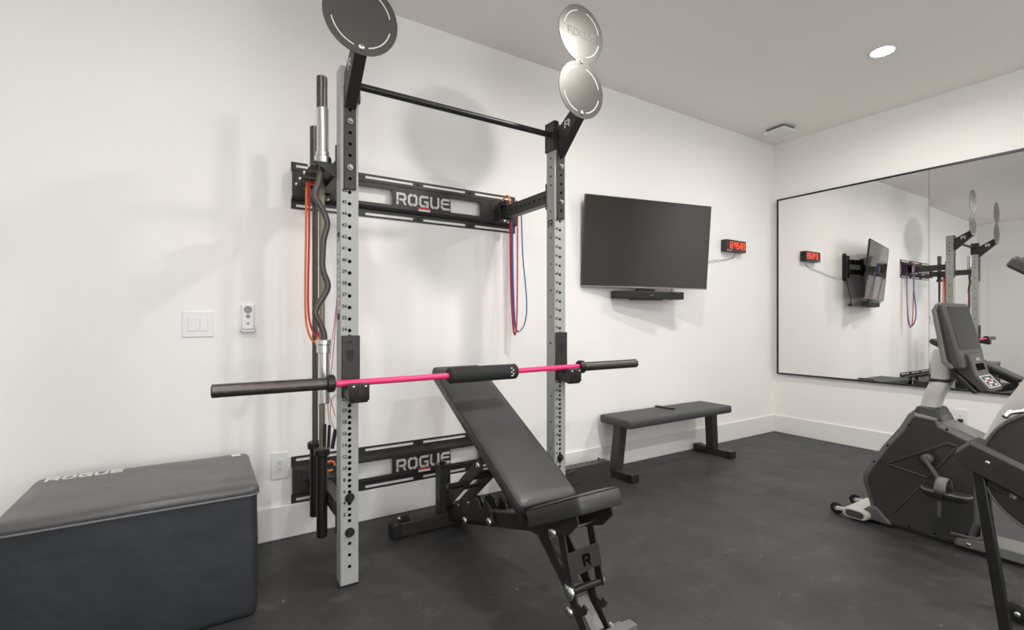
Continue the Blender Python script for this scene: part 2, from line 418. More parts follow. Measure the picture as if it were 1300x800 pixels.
# ------------------------------------------------------------------ pull-up rack
UL, UR = -4.601, -3.430            # left edge of each upright
UW = .0762; YF, YK = -.680, -.604
rack = thing('squat_rack', 'tall grey two-post squat rack bolted to the white wall, with pull-up bar', 'squat rack', (-3.98, -.34, 0))
HZ = [.0857, .1365, .187, .2366] + [.262+.0254*n for n in range(1, 35)]
z = HZ[-1] + .0508
while z < 2.25: HZ.append(z); z += .0508
def numz(n): return .262+.0254*n if n <= 34 else 1.1256+.0508*(n-34)
for k, ux in enumerate((UL, UR)):
    m = MB()
    side = [.0857,.1365,.187,.2366] + [.438+.1506*i for i in range(10)] + [1.943+.0508*i for i in range(6)]
    x1 = ux+UW
    m.perf(lambda u, v, d: (u, YF+d, v), ux, x1, .008, 2.286, HZ, .0081, .004)
    m.perf(lambda u, v, d: (u, YK-d, v), ux, x1, .008, 2.286, HZ, .0081, .004)
    m.perf(lambda u, v, d: (ux+d, u, v), YF, YK, .008, 2.286, side, .0070, .004)
    m.perf(lambda u, v, d: (x1-d, u, v), YF, YK, .008, 2.286, side, .0070, .004)
    # inner tube walls
    e = .004
    for (a, b, c_, dd) in ((ux+e, YF+e, x1-e, YF+e), (ux+e, YK-e, x1-e, YK-e), (ux+e, YF+e, ux+e, YK-e), (x1-e, YF+e, x1-e, YK-e)):
        pass
    m.add([(ux,YF,2.286),(x1,YF,2.286),(x1,YK,2.286),(ux,YK,2.286)], [(0,1,2,3)])
    m.add([(ux,YF,.008),(x1,YF,.008),(x1,YK,.008),(ux,YK,.008)], [(0,1,2,3)])
    up = m.build('upright', 'upright', rack, smooth=False, weld=True)
    # added dark sheets that paint the shade inside the tube, behind the holes
    MB().box(ux+.012, x1-.012, YF+.030, YF+.034, .03, 2.26).box(ux+.036, ux+.040, YF+.012, YK-.012, .03, 2.26).build('tube_shade_sheet', 'hole', up)
    MB().box(ux-.0004, x1+.0004, YF-.0004, YK+.0004, 0, .009).build('foot_pad', 'black2', up)
    for n in list(range(2, 34, 2)) + list(range(34, 47)):
        if 23 < n < 34: continue
        text_into(MB(), str(n), .0215, (ux+.0155, YF-.0002, numz(n)+.005), (1,0,0), (0,0,1), .0004, 1.0, .0005).build('number_mark', 'ink', up)
    if k == 0:
        stencil(MB(), 'ROGUE', (ux-.0002, (YF+YK)/2, 1.37), (0,0,1), (0,1,0), .30, .036, .0006).build('side_logo', 'white_ink', up)
        MB().box(ux-.0010, ux, YF+.02, YK-.02, 1.175, 1.20).build('side_label', 'ink', up); MB().box(ux-.0010, ux, YF+.02, YK-.02, 1.54, 1.56).build('side_label', 'ink', up)
    else:
        stencil(MB(), 'R', (ux-.0002, (YF+YK)/2, 1.725), (0,-1,0), (0,0,1), .040, .040, .0008).build('letter_cutout', 'ink', up)
    xc = ux+UW/2
    for bz in (.389, .2366):
        b = MB(); b.bolt((xc, YF, bz), (0,-1,0), .0125, .020); b.build('bolt', ['black2'], rack)
        MB().lathe([(.021,0),(.021,.004),(.014,.005)], (xc, YF-.0003, bz), (0,-1,0), 24).build('washer', 'black2', rack)

# pull-up bar
pb = MB(); pb.cyl((UL+UW, -.642, 2.230), (UR, -.642, 2.230), .0165, 24); pb.build('pull_up_bar', 'black2', rack)
for ux, s in ((UL+UW, 1), (UR, -1)):
    m = MB(); m.box(min(ux, ux+s*.008), max(ux, ux+s*.008), YF-.008, YK+.008, 2.135, 2.300)
    for ya, yb in ((YF-.008, YF-.001), (YK+.001, YK+.008)): m.box(min(ux+s*.008, ux-s*.024), max(ux+s*.008, ux-s*.024), ya, yb, 2.135, 2.300)
    m.box(min(ux+s*.008, ux-s*.024), max(ux+s*.008, ux-s*.024), YF-.008, YK+.008, 2.288, 2.300)
    m.build('pull_up_bar_mount', 'black', rack, bevel=.003)

# wall crossmembers
SX0, SX1 = -4.705, -3.262
for zc, nm in ((1.905, 'upper'), (.303, 'lower')):
    m = MB()
    slots = [(-4.680,-4.385), (-4.305,-4.010), (-3.945,-3.650), (-3.580,-3.290)]
    for s in (1, -1):
        z0, z1 = sorted((zc+s*.127, zc+s*.083)); zm = zc+s*.108
        m.gridplate(lambda u, v, t: (u, -.001-t, v), SX0, SX1, z0, z1, [(a, b, zm-.008, zm+.008) for a, b in slots], .005)
        m.add([(SX0,-.006,zc+s*.083),(SX1,-.006,zc+s*.083),(SX1,-.045,zc+s*.064),(SX0,-.045,zc+s*.064)], [(0,1,2,3)])
        m.add([(SX0,-.001,zc+s*.083),(SX1,-.001,zc+s*.083),(SX1,-.040,zc+s*.064),(SX0,-.040,zc+s*.064)], [(0,1,2,3)])
    m.gridplate(lambda u, v, t: (u, -.040-t, v), SX0, SX1, zc-.064, zc+.064, [(-4.365,-4.155,zc-.046,zc+.046), (-3.776,-3.560,zc-.046,zc+.046)], .005)
    cm = m.build('wall_crossmember', 'black', rack, ang=25)
    stencil(MB(), 'ROGUE', (-3.957, -.0452, zc-.002), (1,0,0), (0,0,1), .350, .072, .0012).build('logo', 'logo', cm)
    MB().box(-3.992, -3.915, -.0462, -.0452, zc-.063, zc-.052).build('warning_label', 'white_ink', cm)
    MB().box(-3.992, -3.915, -.0463, -.0452, zc-.052, zc-.041).build('warning_label_band', 'red_label', cm)
    for bx in (-4.345, -3.977, -3.615):
        for s in (1, -1):
            MB().bolt((bx, -.006, zc+s*.108), (0,-1,0), .007, .008).build('bolt', 'black2', cm)
    # hinge plates, knuckles and swing arms
    for ux in (UL, UR):
        xc = ux+UW/2
        xa = xc-.012 if ux == UR else xc+.006
        hp = MB(); hp.prism([(xc-.095+a, zc+b) for a, b in ((0,-.050),(.010,-.058),(.180,-.058),(.190,-.050),(.190,.050),(.180,.058),(.010,.058),(0,.050))], lambda a, b, t: (a, t, b), -.0452, -.052)
        hp = hp.build('hinge_plate', 'black', rack, bevel=.002)
        for dz in (0,):
            MB().bolt((xc-.062, -.052, zc+dz), (0,-1,0), .009, .010).build('bolt', 'black2', hp)
            MB().cyl((xc-.080, -.052, zc+.0), (xc-.080, -.0525, zc), .004, 12).build('pin_hole', 'hole', hp)
        zb = zc-.020
        kn = MB()
        kn.box(xa-.048, xa+.048, -.150, -.052, zb+.042, zb+.050).box(xa-.048, xa+.048, -.150, -.052, zb-.050, zb-.042)
        kn.box(xa-.048, xa-.040, -.115, -.052, zb-.05, zb+.05)
        kn = kn.build('hinge_bracket', 'black', rack, bevel=.004)
        MB().cyl((xa+.02,-.105,zb-.062), (xa+.02,-.105,zb+.062), .010, 16).build('hinge_pin', 'chrome', kn)
        MB().bolt((xa-.02,-.130,zb-.050), (0,0,-1), .009, .012).build('bolt', 'chrome', kn)
        ar = MB(); ah = .0381; aw = .0254
        hy = [-.58+.0508*i for i in range(9)]
        for s in (1, -1):
            ar.perf(lambda u, v, d: (xa+s*(aw-d), v, u), zb-ah, zb+ah, YK+.001, -.095, hy, .0075, .004)
            ar.add([(xa-aw,YK+.001,zb+s*ah),(xa+aw,YK+.001,zb+s*ah),(xa+aw,-.095,zb+s*ah),(xa-aw,-.095,zb+s*ah)], [(0,1,2,3)])
            ar.add([(xa+s*.006,YK+.003,zb-ah),(xa+s*.006,-.095,zb-ah),(xa+s*.006,-.095,zb+ah),(xa+s*.006,YK+.003,zb+ah)], [(0,1,2,3)])
            ye = YK+.001 if s > 0 else -.095
            ar.add([(xa-aw,ye,zb-ah),(xa+aw,ye,zb-ah),(xa+aw,ye,zb+ah),(xa-aw,ye,zb+ah)], [(0,1,2,3)])
        ar.build('swing_arm', 'armblack', rack, smooth=False, weld=True)
        MB().box(xc-.044, xc+.044, YK+.0005, YK+.0065, zb-.075, zb+.075).build('arm_end_plate', 'black', rack, bevel=.003)

# wall-ball targets
def fig8(r, c0, c1, n=40, waist=.085):
    """outline of two tangent discs joined at a waist, (a,b) plane"""
    pts = []
    a0 = math.asin(waist/2/r)
    for i in range(n+1):
        th = PI/2 + a0 + (2*PI-2*a0)*i/n
        pts.append((r*math.cos(th), c0 + r*math.sin(th)))
    for i in range(n+1):
        th = -PI/2 + a0 + (2*PI-2*a0)*i/n
        pts.append((r*math.cos(th), c1 + r*math.sin(th)))
    return pts
for k, ux in enumerate((UL, UR)):
    xc = ux+UW/2; yd = -.858; zb = 2.285
    tg = MB(); tg.box(xc-.027, xc+.027, YF-.009, YF-.001, 1.745, 2.20)
    tg = tg.build('ball_target_bracket', 'black', rack, bevel=.006)
    for bz in (2.045, 1.843): MB().bolt((xc, YF-.009, bz), (0,-1,0), .0085, .016).build('bolt', 'boltgrey', tg)
    for bz in (2.145, 2.095, 1.995, 1.945, 1.895, 1.793): MB().cyl((xc, YF-.0089, bz), (xc, YF-.0094, bz), .0075, 16).build('bolt_hole', 'hole', tg)
    # bent arm: side plates carrying the letter R, front strap between them
    prof = [(YF-.008, 2.250), (yd+.010, 2.345), (yd+.010, 2.262), (YF-.008, 2.110)]
    arm = MB()
    for s in (1, -1): arm.prism(prof, lambda a, b, t: (xc+s*.022+t, a, b), -.003, .003)
    strap = [(YF-.009, 2.105), (yd+.006, 2.256), (yd+.002, 2.256), (YF-.016, 2.100)]
    arm.prism([(YF-.004,2.118),(yd+.004,2.268),(yd+.000,2.335),(yd-.005,2.335),(yd-.005,2.262),(YF-.012,2.100)], lambda a, b, t: (xc+t, a, b), -.025, .025)
    arm.build('target_arm', 'black', tg, bevel=.0015)
    for s in (1, -1):
        stencil(MB(), 'R', (xc+s*.0252, -.775, 2.255), (0,s*1,0.0), (0,0,1), .048, .040, .0008).build('letter_cutout', 'white_ink', tg)
    r = .1525; c0 = zb+.1525-.030; c1 = c0+.3005
    dm = MB(); dm.prism([(xc+a, b) for a, b in fig8(r, c0, c1)], lambda a, b, t: (a, t, b), yd-.010, yd-.006)
    dd = dm.build('target_plate', 'disc', tg, ang=50)
    slot = MB()
    for cz in (c0, c1):
        for q in range(4):
            pts = []
            for i in range(13):
                th = R(90*q + 14 + 62*i/12 + 0); pts.append((xc+(r*.80+.0024)*math.cos(th), cz+(r*.80+.0024)*math.sin(th)))
            for i in range(12, -1, -1):
                th = R(90*q + 14 + 62*i/12); pts.append((xc+(r*.80-.0024)*math.cos(th), cz+(r*.80-.0024)*math.sin(th)))
            slot.prism(pts, lambda a, b, t: (a, t, b), yd-.0104, yd-.0056)
    slot.build('arc_slot', 'logo', dd)
    stencil(MB(), 'ROGUE', (xc, yd-.0100, c1), (1,0,0), (0,0,1), .190, .042, .0012).build('logo', 'midgrey', dd)
    MB().dome((xc, yd-.010, zb), (0,-1,0), .013, .008).build('bolt', 'chrome', tg)
    MB().dome((xc, yd-.010, c0+r-.003), (0,-1,0), .010, .007).build('bolt', 'chrome', tg)

# bar hanger on the left upper arm
bh = MB()
bh.gridplate(lambda u, v, t: (u, v, 1.868+t), -4.700, -4.583, -.600, -.140, [(-4.70,-4.625,-.580,-.532), (-4.70,-4.625,-.470,-.430), (-4.70,-4.592,-.352,-.308), (-4.70,-4.592,-.248,-.182)], .008)
bh.prism([(-4.583,1.866),(-4.583,1.915),(-4.589,1.915),(-4.589,1.866)], lambda a, b, t: (a, t, b), -.600, -.140)
bh.prism([(-4.690,1.868),(-4.592,1.800),(-4.583,1.800),(-4.583,1.868)], lambda a, b, t: (a, t, b), -.602, -.598)
bh = bh.build('bar_hanger', 'black', rack, bevel=.0012)
for y in (-.52, -.40, -.28, -.17): MB().dome((-4.700, y, 1.872), (-1,0,0), .008, .010).build('hanger_tip', 'chrome', bh)
# band pegs: right hinge and left hanger
MB().cyl((-3.41,-.07,1.952), (-3.285,-.07,1.952), .009, 12).cyl((-3.41,-.13,1.952), (-3.285,-.13,1.952), .009, 12).box(-3.428,-3.40,-.15,-.05,1.925,1.962).build('band_peg', 'black', rack)
for y, zz in ((-.255, 1.845),):
    MB().cyl((-4.70,y,zz), (-4.585,y,zz), .006, 12).box(-4.593,-4.583,y-.012,y+.012,zz-.01,1.87).build('band_hook', 'black', rack)

# ------------------------------------------------------------------ J-cups
def jcup(ux, label):
    xc = ux+UW/2
    j = thing('j_cup', label, 'bar holder', (xc, YF, .86), 'j-cups holding the pink barbell')
    m = MB(); m.box(xc-.036, xc+.042, YF-.014, YF-.0012, .832, 1.104); bp = m.build('back_plate', 'black', j, bevel=.003)
    MB().dome((xc, YF-.014, 1.078), (0,-1,0), .006, .003).build('screw', 'black2', bp)
    MB().prism([(xc+a, 1.015+b) for a, b in ((-.014,.026),(.014,.026),(.019,.012),(.014,-.012),(0,-.030),(-.014,-.012),(-.019,.012))], lambda a, b, t: (a, t, b), YF-.0140, YF-.0152).build('emblem', 'ink', bp)
    s = MB(); s.prism([(YF-.014,.884),(YF-.014,.842),(-.795,.822),(-.800,.826),(-.800,.884),(-.775,.884),(-.768,.872)], lambda a, b, t: (xc+t, a, b), -.030, .047)
    s.build('shelf', 'black2', j, bevel=.003)
    l = MB(); l.prism([(-.773,.904),(-.773,.862),(-.800,.830),(-.806,.838),(-.806,.904)], lambda a, b, t: (xc+t, a, b), -.034, .052)
    l = l.build('front_lip', 'black', j, bevel=.003)
    for dx, dz in ((-.014,.892),(.036,.892)): MB().dome((xc+dx, -.806, dz), (0,-1,0), .0055, .003).build('screw', 'chrome', l)
    MB().lathe([(.012,0),(.012,.003),(.007,.003),(.007,.001)], (xc+.016, -.806, .868), (0,-1,0), 20).build('screw', 'black2', l)
    return j
jcup(UL, 'black J-cup on the left grey upright, cradling the left end of the pink bar')
jcup(UR, 'black J-cup on the right grey upright, cradling the right end of the pink bar')

# ------------------------------------------------------------------ barbell and pad
BY, BZ = -.738, .9055
bar = thing('barbell', 'pink-shafted barbell with dark sleeves lying across the rack', 'barbell', (-3.965, BY, BZ))
MB().cyl((-4.64,BY,BZ-.004), (-3.30,BY,BZ+.004), .0142, 20).build('shaft', 'pink', bar)
for s, x0, x1 in ((-1, -4.640, -5.083), (1, -3.305, -2.845)):
    sl = MB(); sl.rcyl((x0+s*.02,BY,BZ), (x1,BY,BZ), .0255, .003, 32); sl = sl.build('sleeve', 'sleeve', bar)
    MB().rcyl((x0,BY,BZ), (x0+s*.034,BY,BZ), .0375, .006, 32).build('collar', 'sleeveblk', sl)
    MB().cyl((x1,BY,BZ), (x1+s*.0015,BY,BZ), .017, 20).build('end_cap', 'black2', sl)
pad = thing('barbell_pad', 'black foam sleeve pad wrapped around the middle of the pink barbell', 'barbell pad', (-3.92, BY, BZ))
m = MB(); m.lathe([(.0155,0),(.032,0),(.039,.008),(.039,.377),(.032,.385),(.0155,.385)], (-4.115,BY,BZ), (1,0,0), 36)
pp = m.build('foam_sleeve', 'foam', pad)
lg = MB(); 
for i, (aa, bb, cc) in enumerate(((.0, .0, 1), (.015, .012, .7), (-.014, .014, .6), (.012, .03, .6), (-.010, -.014, .8))):
    th = R(-25+i*14); 
    lg.obox((-3.772+aa*.4, BY-.0392*math.cos(th), BZ+.0392*math.sin(th)), (1,0,.3), (-.3,0,1), (0,1,0), .006*cc, .003, .0006)
lg.build('printed_logo', 'white_ink', pp)

# ------------------------------------------------------------------ bars hanging on the left
def hang_bar(x, y, zt, zb_, sl, label, cap, smat='darkshaft'):
    b = thing('barbell', label, 'barbell', (x, y, zb_))
    MB().cyl((x,y,zb_+sl-.02), (x,y,zt-sl+.02), .0142, 20).build('shaft', smat, b)
    lo = MB().rcyl((x,y,zb_+sl), (x,y,zb_), .0255, .003, 28).build('sleeve', 'sleeveblk', b)
    MB().rcyl((x,y,zb_+sl+.010), (x,y,zb_+sl-.026), .0375, .005, 28).build('collar', 'sleeveblk', lo)
    hi = MB().rcyl((x,y,zt-sl), (x,y,zt), .0255, .003, 28).build('sleeve', cap, b)
    MB().rcyl((x,y,zt-sl-.025), (x,y,zt-sl+.010), .0375, .005, 28).build('collar', cap, hi)
    return b
hang_bar(-4.610, -.330, 2.378, .098, .428, 'tall straight barbell hanging upright, nearest of the two, with bronze-grey shaft and black lower sleeve', 'sleeve', 'shaft')
hang_bar(-4.621, -.215, 2.165, .165, .372, 'straight barbell with dark shaft hanging upright behind the bronze-grey one, nearest the wall', 'sleeve')
cb = thing('curl_bar', 'wavy dark curl bar with chrome sleeves hanging beside the left upright', 'curl bar', (-4.650, -.555, .8))
cx, cy = -4.650, -.555
px = [(407,216),(402.5,236),(398.5,250),(408.5,266),(414.6,283),(410,304),(408.6,322),(408.8,342),(415.5,362),(410,376),(402,388),(399.2,399),(406,412),(410.2,424),(410.6,434)]
pts = [(cx, cy, 1.885)] + [(cx + (a-409)/303.0, cy, 1.17-(b-407)*2.205/619) for a, b in px]
MB().tube(smooth_path(pts, 6), .0140, 14).build('wavy_shaft', 'darkshaft', cb)
up_ = MB().rcyl((cx,cy,1.885), (cx,cy,2.130), .0262, .003, 32).build('sleeve', 'silver', cb)
MB().lathe([(.030,0),(.036,.003),(.036,.030),(.031,.034),(.031,.052),(.027,.055)], (cx,cy,1.877), (0,0,1), 32).build('collar', 'silver', up_)
lo_ = MB().rcyl((cx+.005,cy,1.05), (cx+.005,cy,.795), .0255, .003, 32).build('sleeve', 'silver', cb)
MB().lathe([(.030,0),(.036,.003),(.036,.022),(.032,.026),(.032,.060),(.027,.062)], (cx+.005,cy,1.085), (0,0,-1), 32).build('collar', 'silver', lo_)

# ------------------------------------------------------------------ resistance bands
def band(name, label, pts, m, wd=.012, th=.0045):
    o = MB().tube(closed_path(pts, 6), .01, closed=True, sec=[(-th/2,-wd/2),(th/2,-wd/2),(th/2,wd/2),(-th/2,wd/2)]).build(name, m, ang=50)
    return tag(o, label, 'resistance band', 'resistance bands on the rack')
y = -.263
band('resistance_band', 'orange resistance band loop hanging beside the vertical bars at the rack left', [(-4.668,y,1.856),(-4.655,y,1.856),(-4.610,y,1.80),(-4.597,y,1.45),(-4.594,y,1.20),(-4.628,y,1.065),(-4.664,y,1.12),(-4.676,y,1.25),(-4.673,y,1.60),(-4.671,y,1.80)], 'rubber_o', .011, .009)
y = -.280
band('resistance_band', 'red resistance band loop hanging beside the vertical bars at the rack left', [(-4.660,y,1.866),(-4.645,y,1.866),(-4.612,y,1.80),(-4.606,y,1.50),(-4.595,y,1.22),(-4.622,y,1.095),(-4.655,y,1.15),(-4.666,y,1.28),(-4.661,y,1.60),(-4.661,y,1.80)], 'rubber_r', .011, .008)
x = -3.305
band('resistance_band', 'red resistance band loop hanging at the right end of the upper wall crossmember', [(x-.030,-.072,1.966),(x-.030,-.128,1.966),(x-.028,-.142,1.93),(x-.022,-.135,1.55),(x-.020,-.125,1.18),(x-.018,-.100,1.072),(x-.020,-.072,1.18),(x-.028,-.058,1.55),(x-.030,-.058,1.93)], 'rubber_r', .013)
band('resistance_band', 'blue resistance band loop hanging at the right end of the upper wall crossmember', [(x-.012,-.066,1.967),(x-.006,-.130,1.967),(x+.000,-.145,1.93),(x+.012,-.150,1.60),(x+.024,-.178,1.30),(x+.020,-.160,1.15),(x-.004,-.110,1.095),(x-.012,-.080,1.20),(x-.014,-.062,1.55),(x-.014,-.056,1.93)], 'rubber_b', .014)
band('resistance_band', 'short orange resistance band bunched over the right hinge of the rack', [(x-.085,-.070,1.966),(x-.085,-.130,1.966),(x-.085,-.145,1.93),(x-.080,-.110,2.005),(x-.085,-.060,1.99)], 'rubber_o', .010)

# jump rope
jr = thing('jump_rope', 'thin red wire jump rope with black handles hanging behind the left upright', 'jump rope', (-4.58, -.40, .7))
MB().tube(smooth_path([(-4.57,-.57,1.62),(-4.590,-.55,1.25),(-4.612,-.50,.95),(-4.606,-.44,.80),(-4.592,-.40,.70),(-4.585,-.395,.655)], 8), .0018, 6).tube(smooth_path([(-4.565,-.57,1.62),(-4.595,-.52,1.05),(-4.600,-.45,.84),(-4.575,-.42,.74),(-4.562,-.40,.70)], 8), .0018, 6)\
   .tube(smooth_path([(-4.535,-.45,.80),(-4.575,-.42,.80),(-4.590,-.42,.72),(-4.570,-.42,.645),(-4.54,-.42,.64)], 8), .0018, 6).build('cable', 'redcord', jr)
MB().rcyl((-4.606,-.38,.665), (-4.608,-.38,.555), .0075, .002, 14).build('handle', 'black2', jr)
MB().rcyl((-4.587,-.39,.660), (-4.592,-.39,.550), .0075, .002, 14).build('handle', 'black2', jr)
MB().rcyl((-4.560,-.40,.640), (-4.577,-.40,.545), .0095, .003, 14).build('handle', 'black2', jr)
MB().box(-4.58,-4.56,YK,YK+.012,1.60,1.64).build('rope_hook','black',rack)
cr = MB().tube([(-4.516+.026*math.cos(2*PI*i/20), -.064, .366+.026*math.sin(2*PI*i/20)) for i in range(18)], .006, 10)
tag(cr.build('clip_ring', 'rubber_o'), 'small orange ring clip at the left end of the lower wall crossmember', 'ring')

# ------------------------------------------------------------------ adjustable bench
XB = -3.880
bench = thing('adjustable_bench', 'black adjustable weight bench set at an incline under the pink barbell', 'weight bench', (XB, -.9, 0))
rs = MB().box(-4.225, -3.535, -.348, -.272, .004, .078).build('rear_foot_bar', 'black', bench, bevel=.004)
for x0, x1 in ((-4.256,-4.205), (-3.555,-3.504)): MB().box(x0, x1, -.352, -.268, 0, .082).build('end_cap', 'black2', rs, bevel=.006)
lt = MB().box(-4.205,-4.150,-.325,-.290,.078,.090).box(-4.185,-4.155,-.322,-.292,.090,.106).build('latch', 'black2', rs, bevel=.003)
MB().bolt((-4.205,-.31,.094), (-1,0,0), .009, .012).build('bolt', 'chrome', lt)
# spine
sp = [(-.300, .042), (-1.130, .300)]
MB().beam((XB,-.300,.045), (XB,-1.150,.300), .072, .072).build('spine', 'black', bench, bevel=.004)
lad = [(-.235,.005),(-.801,.182),(-.863,.200),(-.835,.232),(-.814,.262),(-.775,.280),(-.752,.268),(-.752,.238),(-.735,.222),(-.715,.232),(-.705,.258),(-.664,.262),(-.610,.236),(-.608,.200),(-.592,.188),(-.572,.200),(-.560,.218),(-.520,.214),(-.485,.196),(-.482,.158),(-.468,.148),(-.452,.160),(-.430,.158),(-.330,.118),(-.262,.100),(-.235,.080)]
for x0 in (-3.928, -3.838):
    MB().prism(lad, lambda a, b, t: (x0+t, a, b), -.004, .004).build('ladder_plate', 'black', bench, bevel=.0012)
for (a, b) in ((-.267,.014),(-.553,.106),(-.814,.190)):
    MB().dome((-3.932,a,b), (-1,0,0), .020, .012).build('bolt', 'chrome', bench)
# rear post
po = MB().box(-3.985,-3.918,-.347,-.283,.078,.350).build('post', 'black', bench, bevel=.004)
MB().box(-3.990,-3.920,-.350,-.280,.345,.353).build('post_cap', 'black2', po, bevel=.002)
MB().rcyl((-3.955,-.315,.353), (-3.955,-.315,.372), .017, .003, 20).build('post_knob', 'black2', po)
MB().cyl((-3.945,-.345,.325), (-3.945,-.3456,.325), .004, 12).build('post_hole', 'hole', po)
# backrest support struts
for x0 in (-3.945, -3.815):
    st = MB().beam((x0,-.262,.070), (x0,-.760,.468), .008, .062, up=(0,1,0)).build('strut', 'black', bench, bevel=.002)
    if x0 < -3.9:
        MB().dome((x0-.004,-.272,.075), (-1,0,0), .019, .012).build('bolt', 'chrome', st)
        MB().dome((x0-.004,-.736,.447), (-1,0,0), .017, .012).build('bolt', 'chrome', st)
MB().rcyl((-4.035,-.555,.303), (-3.940,-.555,.303), .0165, .003, 20).build('peg_handle', 'black2', bench)
MB().cyl((-3.945,-.50,.262), (-3.815,-.50,.262), .012, 16).cyl((-3.945,-.62,.36), (-3.815,-.62,.36), .022, 16).build('cross_tube', 'black2', bench)
MB().cyl((-3.932,-.470,.155), (-3.80,-.470,.155), .011, 16).build('ladder_pin', 'chrome', bench)
# backrest: lies along D in the y-z plane
A0 = R(28.6); D = Vector((0, math.cos(A0), math.sin(A0))); N = Vector((0, -math.sin(A0), math.cos(A0))); X = Vector((1,0,0))
P0 = Vector((XB, -1.245, .418)); LEN = 1.030; HW = .153
def rrect(hw, l0, l1, r, n=5):
    pts = []
    for cxx, cyy, a0 in ((hw-r, l1-r, 0), (-hw+r, l1-r, 90), (-hw+r, l0+r, 180), (hw-r, l0+r, 270)):
        for i in range(n+1):
            th = R(a0 + 90*i/n); pts.append((cxx + r*math.cos(th), cyy + r*math.sin(th)))
    return pts
def cushion(mb, ringf, th, edge=.012, puff=.004):
    """rings from the underside to the top with rounded edges"""
    lv = [(-th, edge*.5), (-th+edge*.4, 0), (-edge, 0), (-edge*.35, edge*.3), (0, edge), (puff, edge*2.6), (puff*1.3, edge*5)]
    rings = [[p for p in ringf(ins, h)] for h, ins in lv]
    return mb.loft(rings)
def padring(ins, h):
    return [P0 + X*a + D*b + N*h for a, b in rrect(HW-ins, ins, LEN-ins, .028)]
bk = cushion(MB(), padring, .052).build('backrest_pad', 'vinyl', bench, ang=60)
pth = [P0 + X*a + D*b + N*(-.004) for a, b in rrect(HW-.003, .003, LEN-.003, .027)]
MB().tube(pth, .0022, 6, closed=True).build('piping', 'black2', bk)
fr = MB(); c = P0 + D*LEN*.5 - N*.058
fr.obox(c, X, D, N, HW-.012, LEN*.47, .006)
fr = fr.build('backrest_frame', 'black', bench, bevel=.002)
for s in (-1, 1):
    f2 = MB(); f2.beam(P0 + X*s*.055 + D*.02 - N*.085, P0 + X*s*.055 + D*.80 - N*.085, .035, .045, up=N); f2.build('backrest_rail', 'black', bench, bevel=.002)
MB().rcyl(P0+X*.10+D*.62-N*.075, P0+X*.168+D*.62-N*.075, .006, .002, 10).rcyl(P0+X*.10+D*.20-N*.075, P0+X*.168+D*.20-N*.075, .006, .002, 10).build('adjust_pin', 'chrome', bench)
# seat: tapered pad tilted up to the front
A1 = R(26); D1 = Vector((0, -math.cos(A1), math.sin(A1))); N1 = Vector((0, math.sin(A1), math.cos(A1)))
S0 = Vector((XB, -1.262, .412)); SL = .300
def seatring(ins, h):
    out = []
    for a, b in rrect(1.0, 0, 1.0, .09):
        w = (.152-ins) + ((.105-ins)-(.152-ins))*b
        out.append(S0 + X*a*w + D1*(ins + (SL-2*ins)*b) + N1*h)
    return out
se = cushion(MB(), seatring, .066, .012).build('seat_pad', 'vinyl', bench, ang=60)
MB().tube([p - N1*.004 for p in seatring(.003, 0)], .0022, 6, closed=True).build('piping', 'black2', se)
sbp = [(-1.233,.350),(-1.507,.478),(-1.523,.435),(-1.470,.378),(-1.311,.312),(-1.245,.305)]
for x0 in (-3.965, -3.797):
    q = MB().prism(sbp, lambda a, b, t: (x0+t, a, b), -.004, .004).build('seat_bracket', 'black', bench, bevel=.0015)
    if x0 < -3.9: MB().dome((x0-.004,-1.372,.352), (-1,0,0), .022, .013).build('bolt', 'chrome', q)
MB().cyl((-3.965,-1.395,.362), (-3.797,-1.395,.362), .007, 14).build('seat_axle', 'chrome', bench)
MB().cyl((-3.975,-1.160,.335), (-3.785,-1.160,.335), .018, 20).box(-3.955,-3.805,-1.24,-1.10,.290,.345).build('hinge_block', 'black', bench, bevel=.003)
# front leg
lt_ = MB().beam((XB,-1.180,.285), (XB,-1.520,.010), .060, .050, up=(0,-1,0)).build('front_leg', 'midgrey', bench, bevel=.004)
legp = [(-1.150,.330),(-1.272,.238),(-1.388,.143),(-1.500,.010),(-1.560,.010),(-1.535,.040),(-1.500,.080),(-1.520,.095),(-1.528,.120),(-1.507,.128),(-1.497,.108),(-1.472,.112),(-1.465,.140),(-1.432,.170),(-1.330,.252),(-1.240,.345)]
for x0 in (-3.928, -3.832):
    q = MB().prism(legp, lambda a, b, t: (x0+t, a, b), -.004, .004).build('leg_ladder_plate', 'black', bench, bevel=.0012)
    if x0 < -3.9:
        MB().dome((x0-.004,-1.430,.062), (-1,0,0), .020, .013).build('bolt', 'chrome', q)
# seat support arm
sa = MB()
for xa_ in (-3.942, -3.795):
    sa = MB().beam((xa_,-1.385,.372), (xa_,-1.452,.140), .008, .042, up=(0,-1,0)).build('seat_support_arm', 'black', bench, bevel=.002)
ap = MB(); ap.prism([(-3.950,.288),(-3.790,.294),(-3.790,.218),(-3.935,.206),(-3.950,.216)], lambda a, b, t: (a, -1.432+.28*(.28-b)*-1-t, b), 0, .006)
ap = ap.build('brace_plate', 'black', sa, bevel=.0015)
stencil(MB(), 'R', (-3.864,-1.4505,.252), (1,0,0), (0,.27,1), .034, .042, .0009).build('letter_cutout', 'hole', ap)
MB().cyl((-3.947,-1.450,.150), (-3.790,-1.450,.150), .014, 20).build('cross_tube', 'black2', sa)
MB().dome((-3.947,-1.450,.150), (-1,0,0), .027, .016).build('roller', 'chrome', sa)
MB().dome((-3.790,-1.450,.150), (1,0,0), .019, .012).build('roller', 'chrome', sa)
MB().dome((-3.932,-1.413,.150), (-1,0,0), .012, .008).build('bolt', 'chrome', sa)
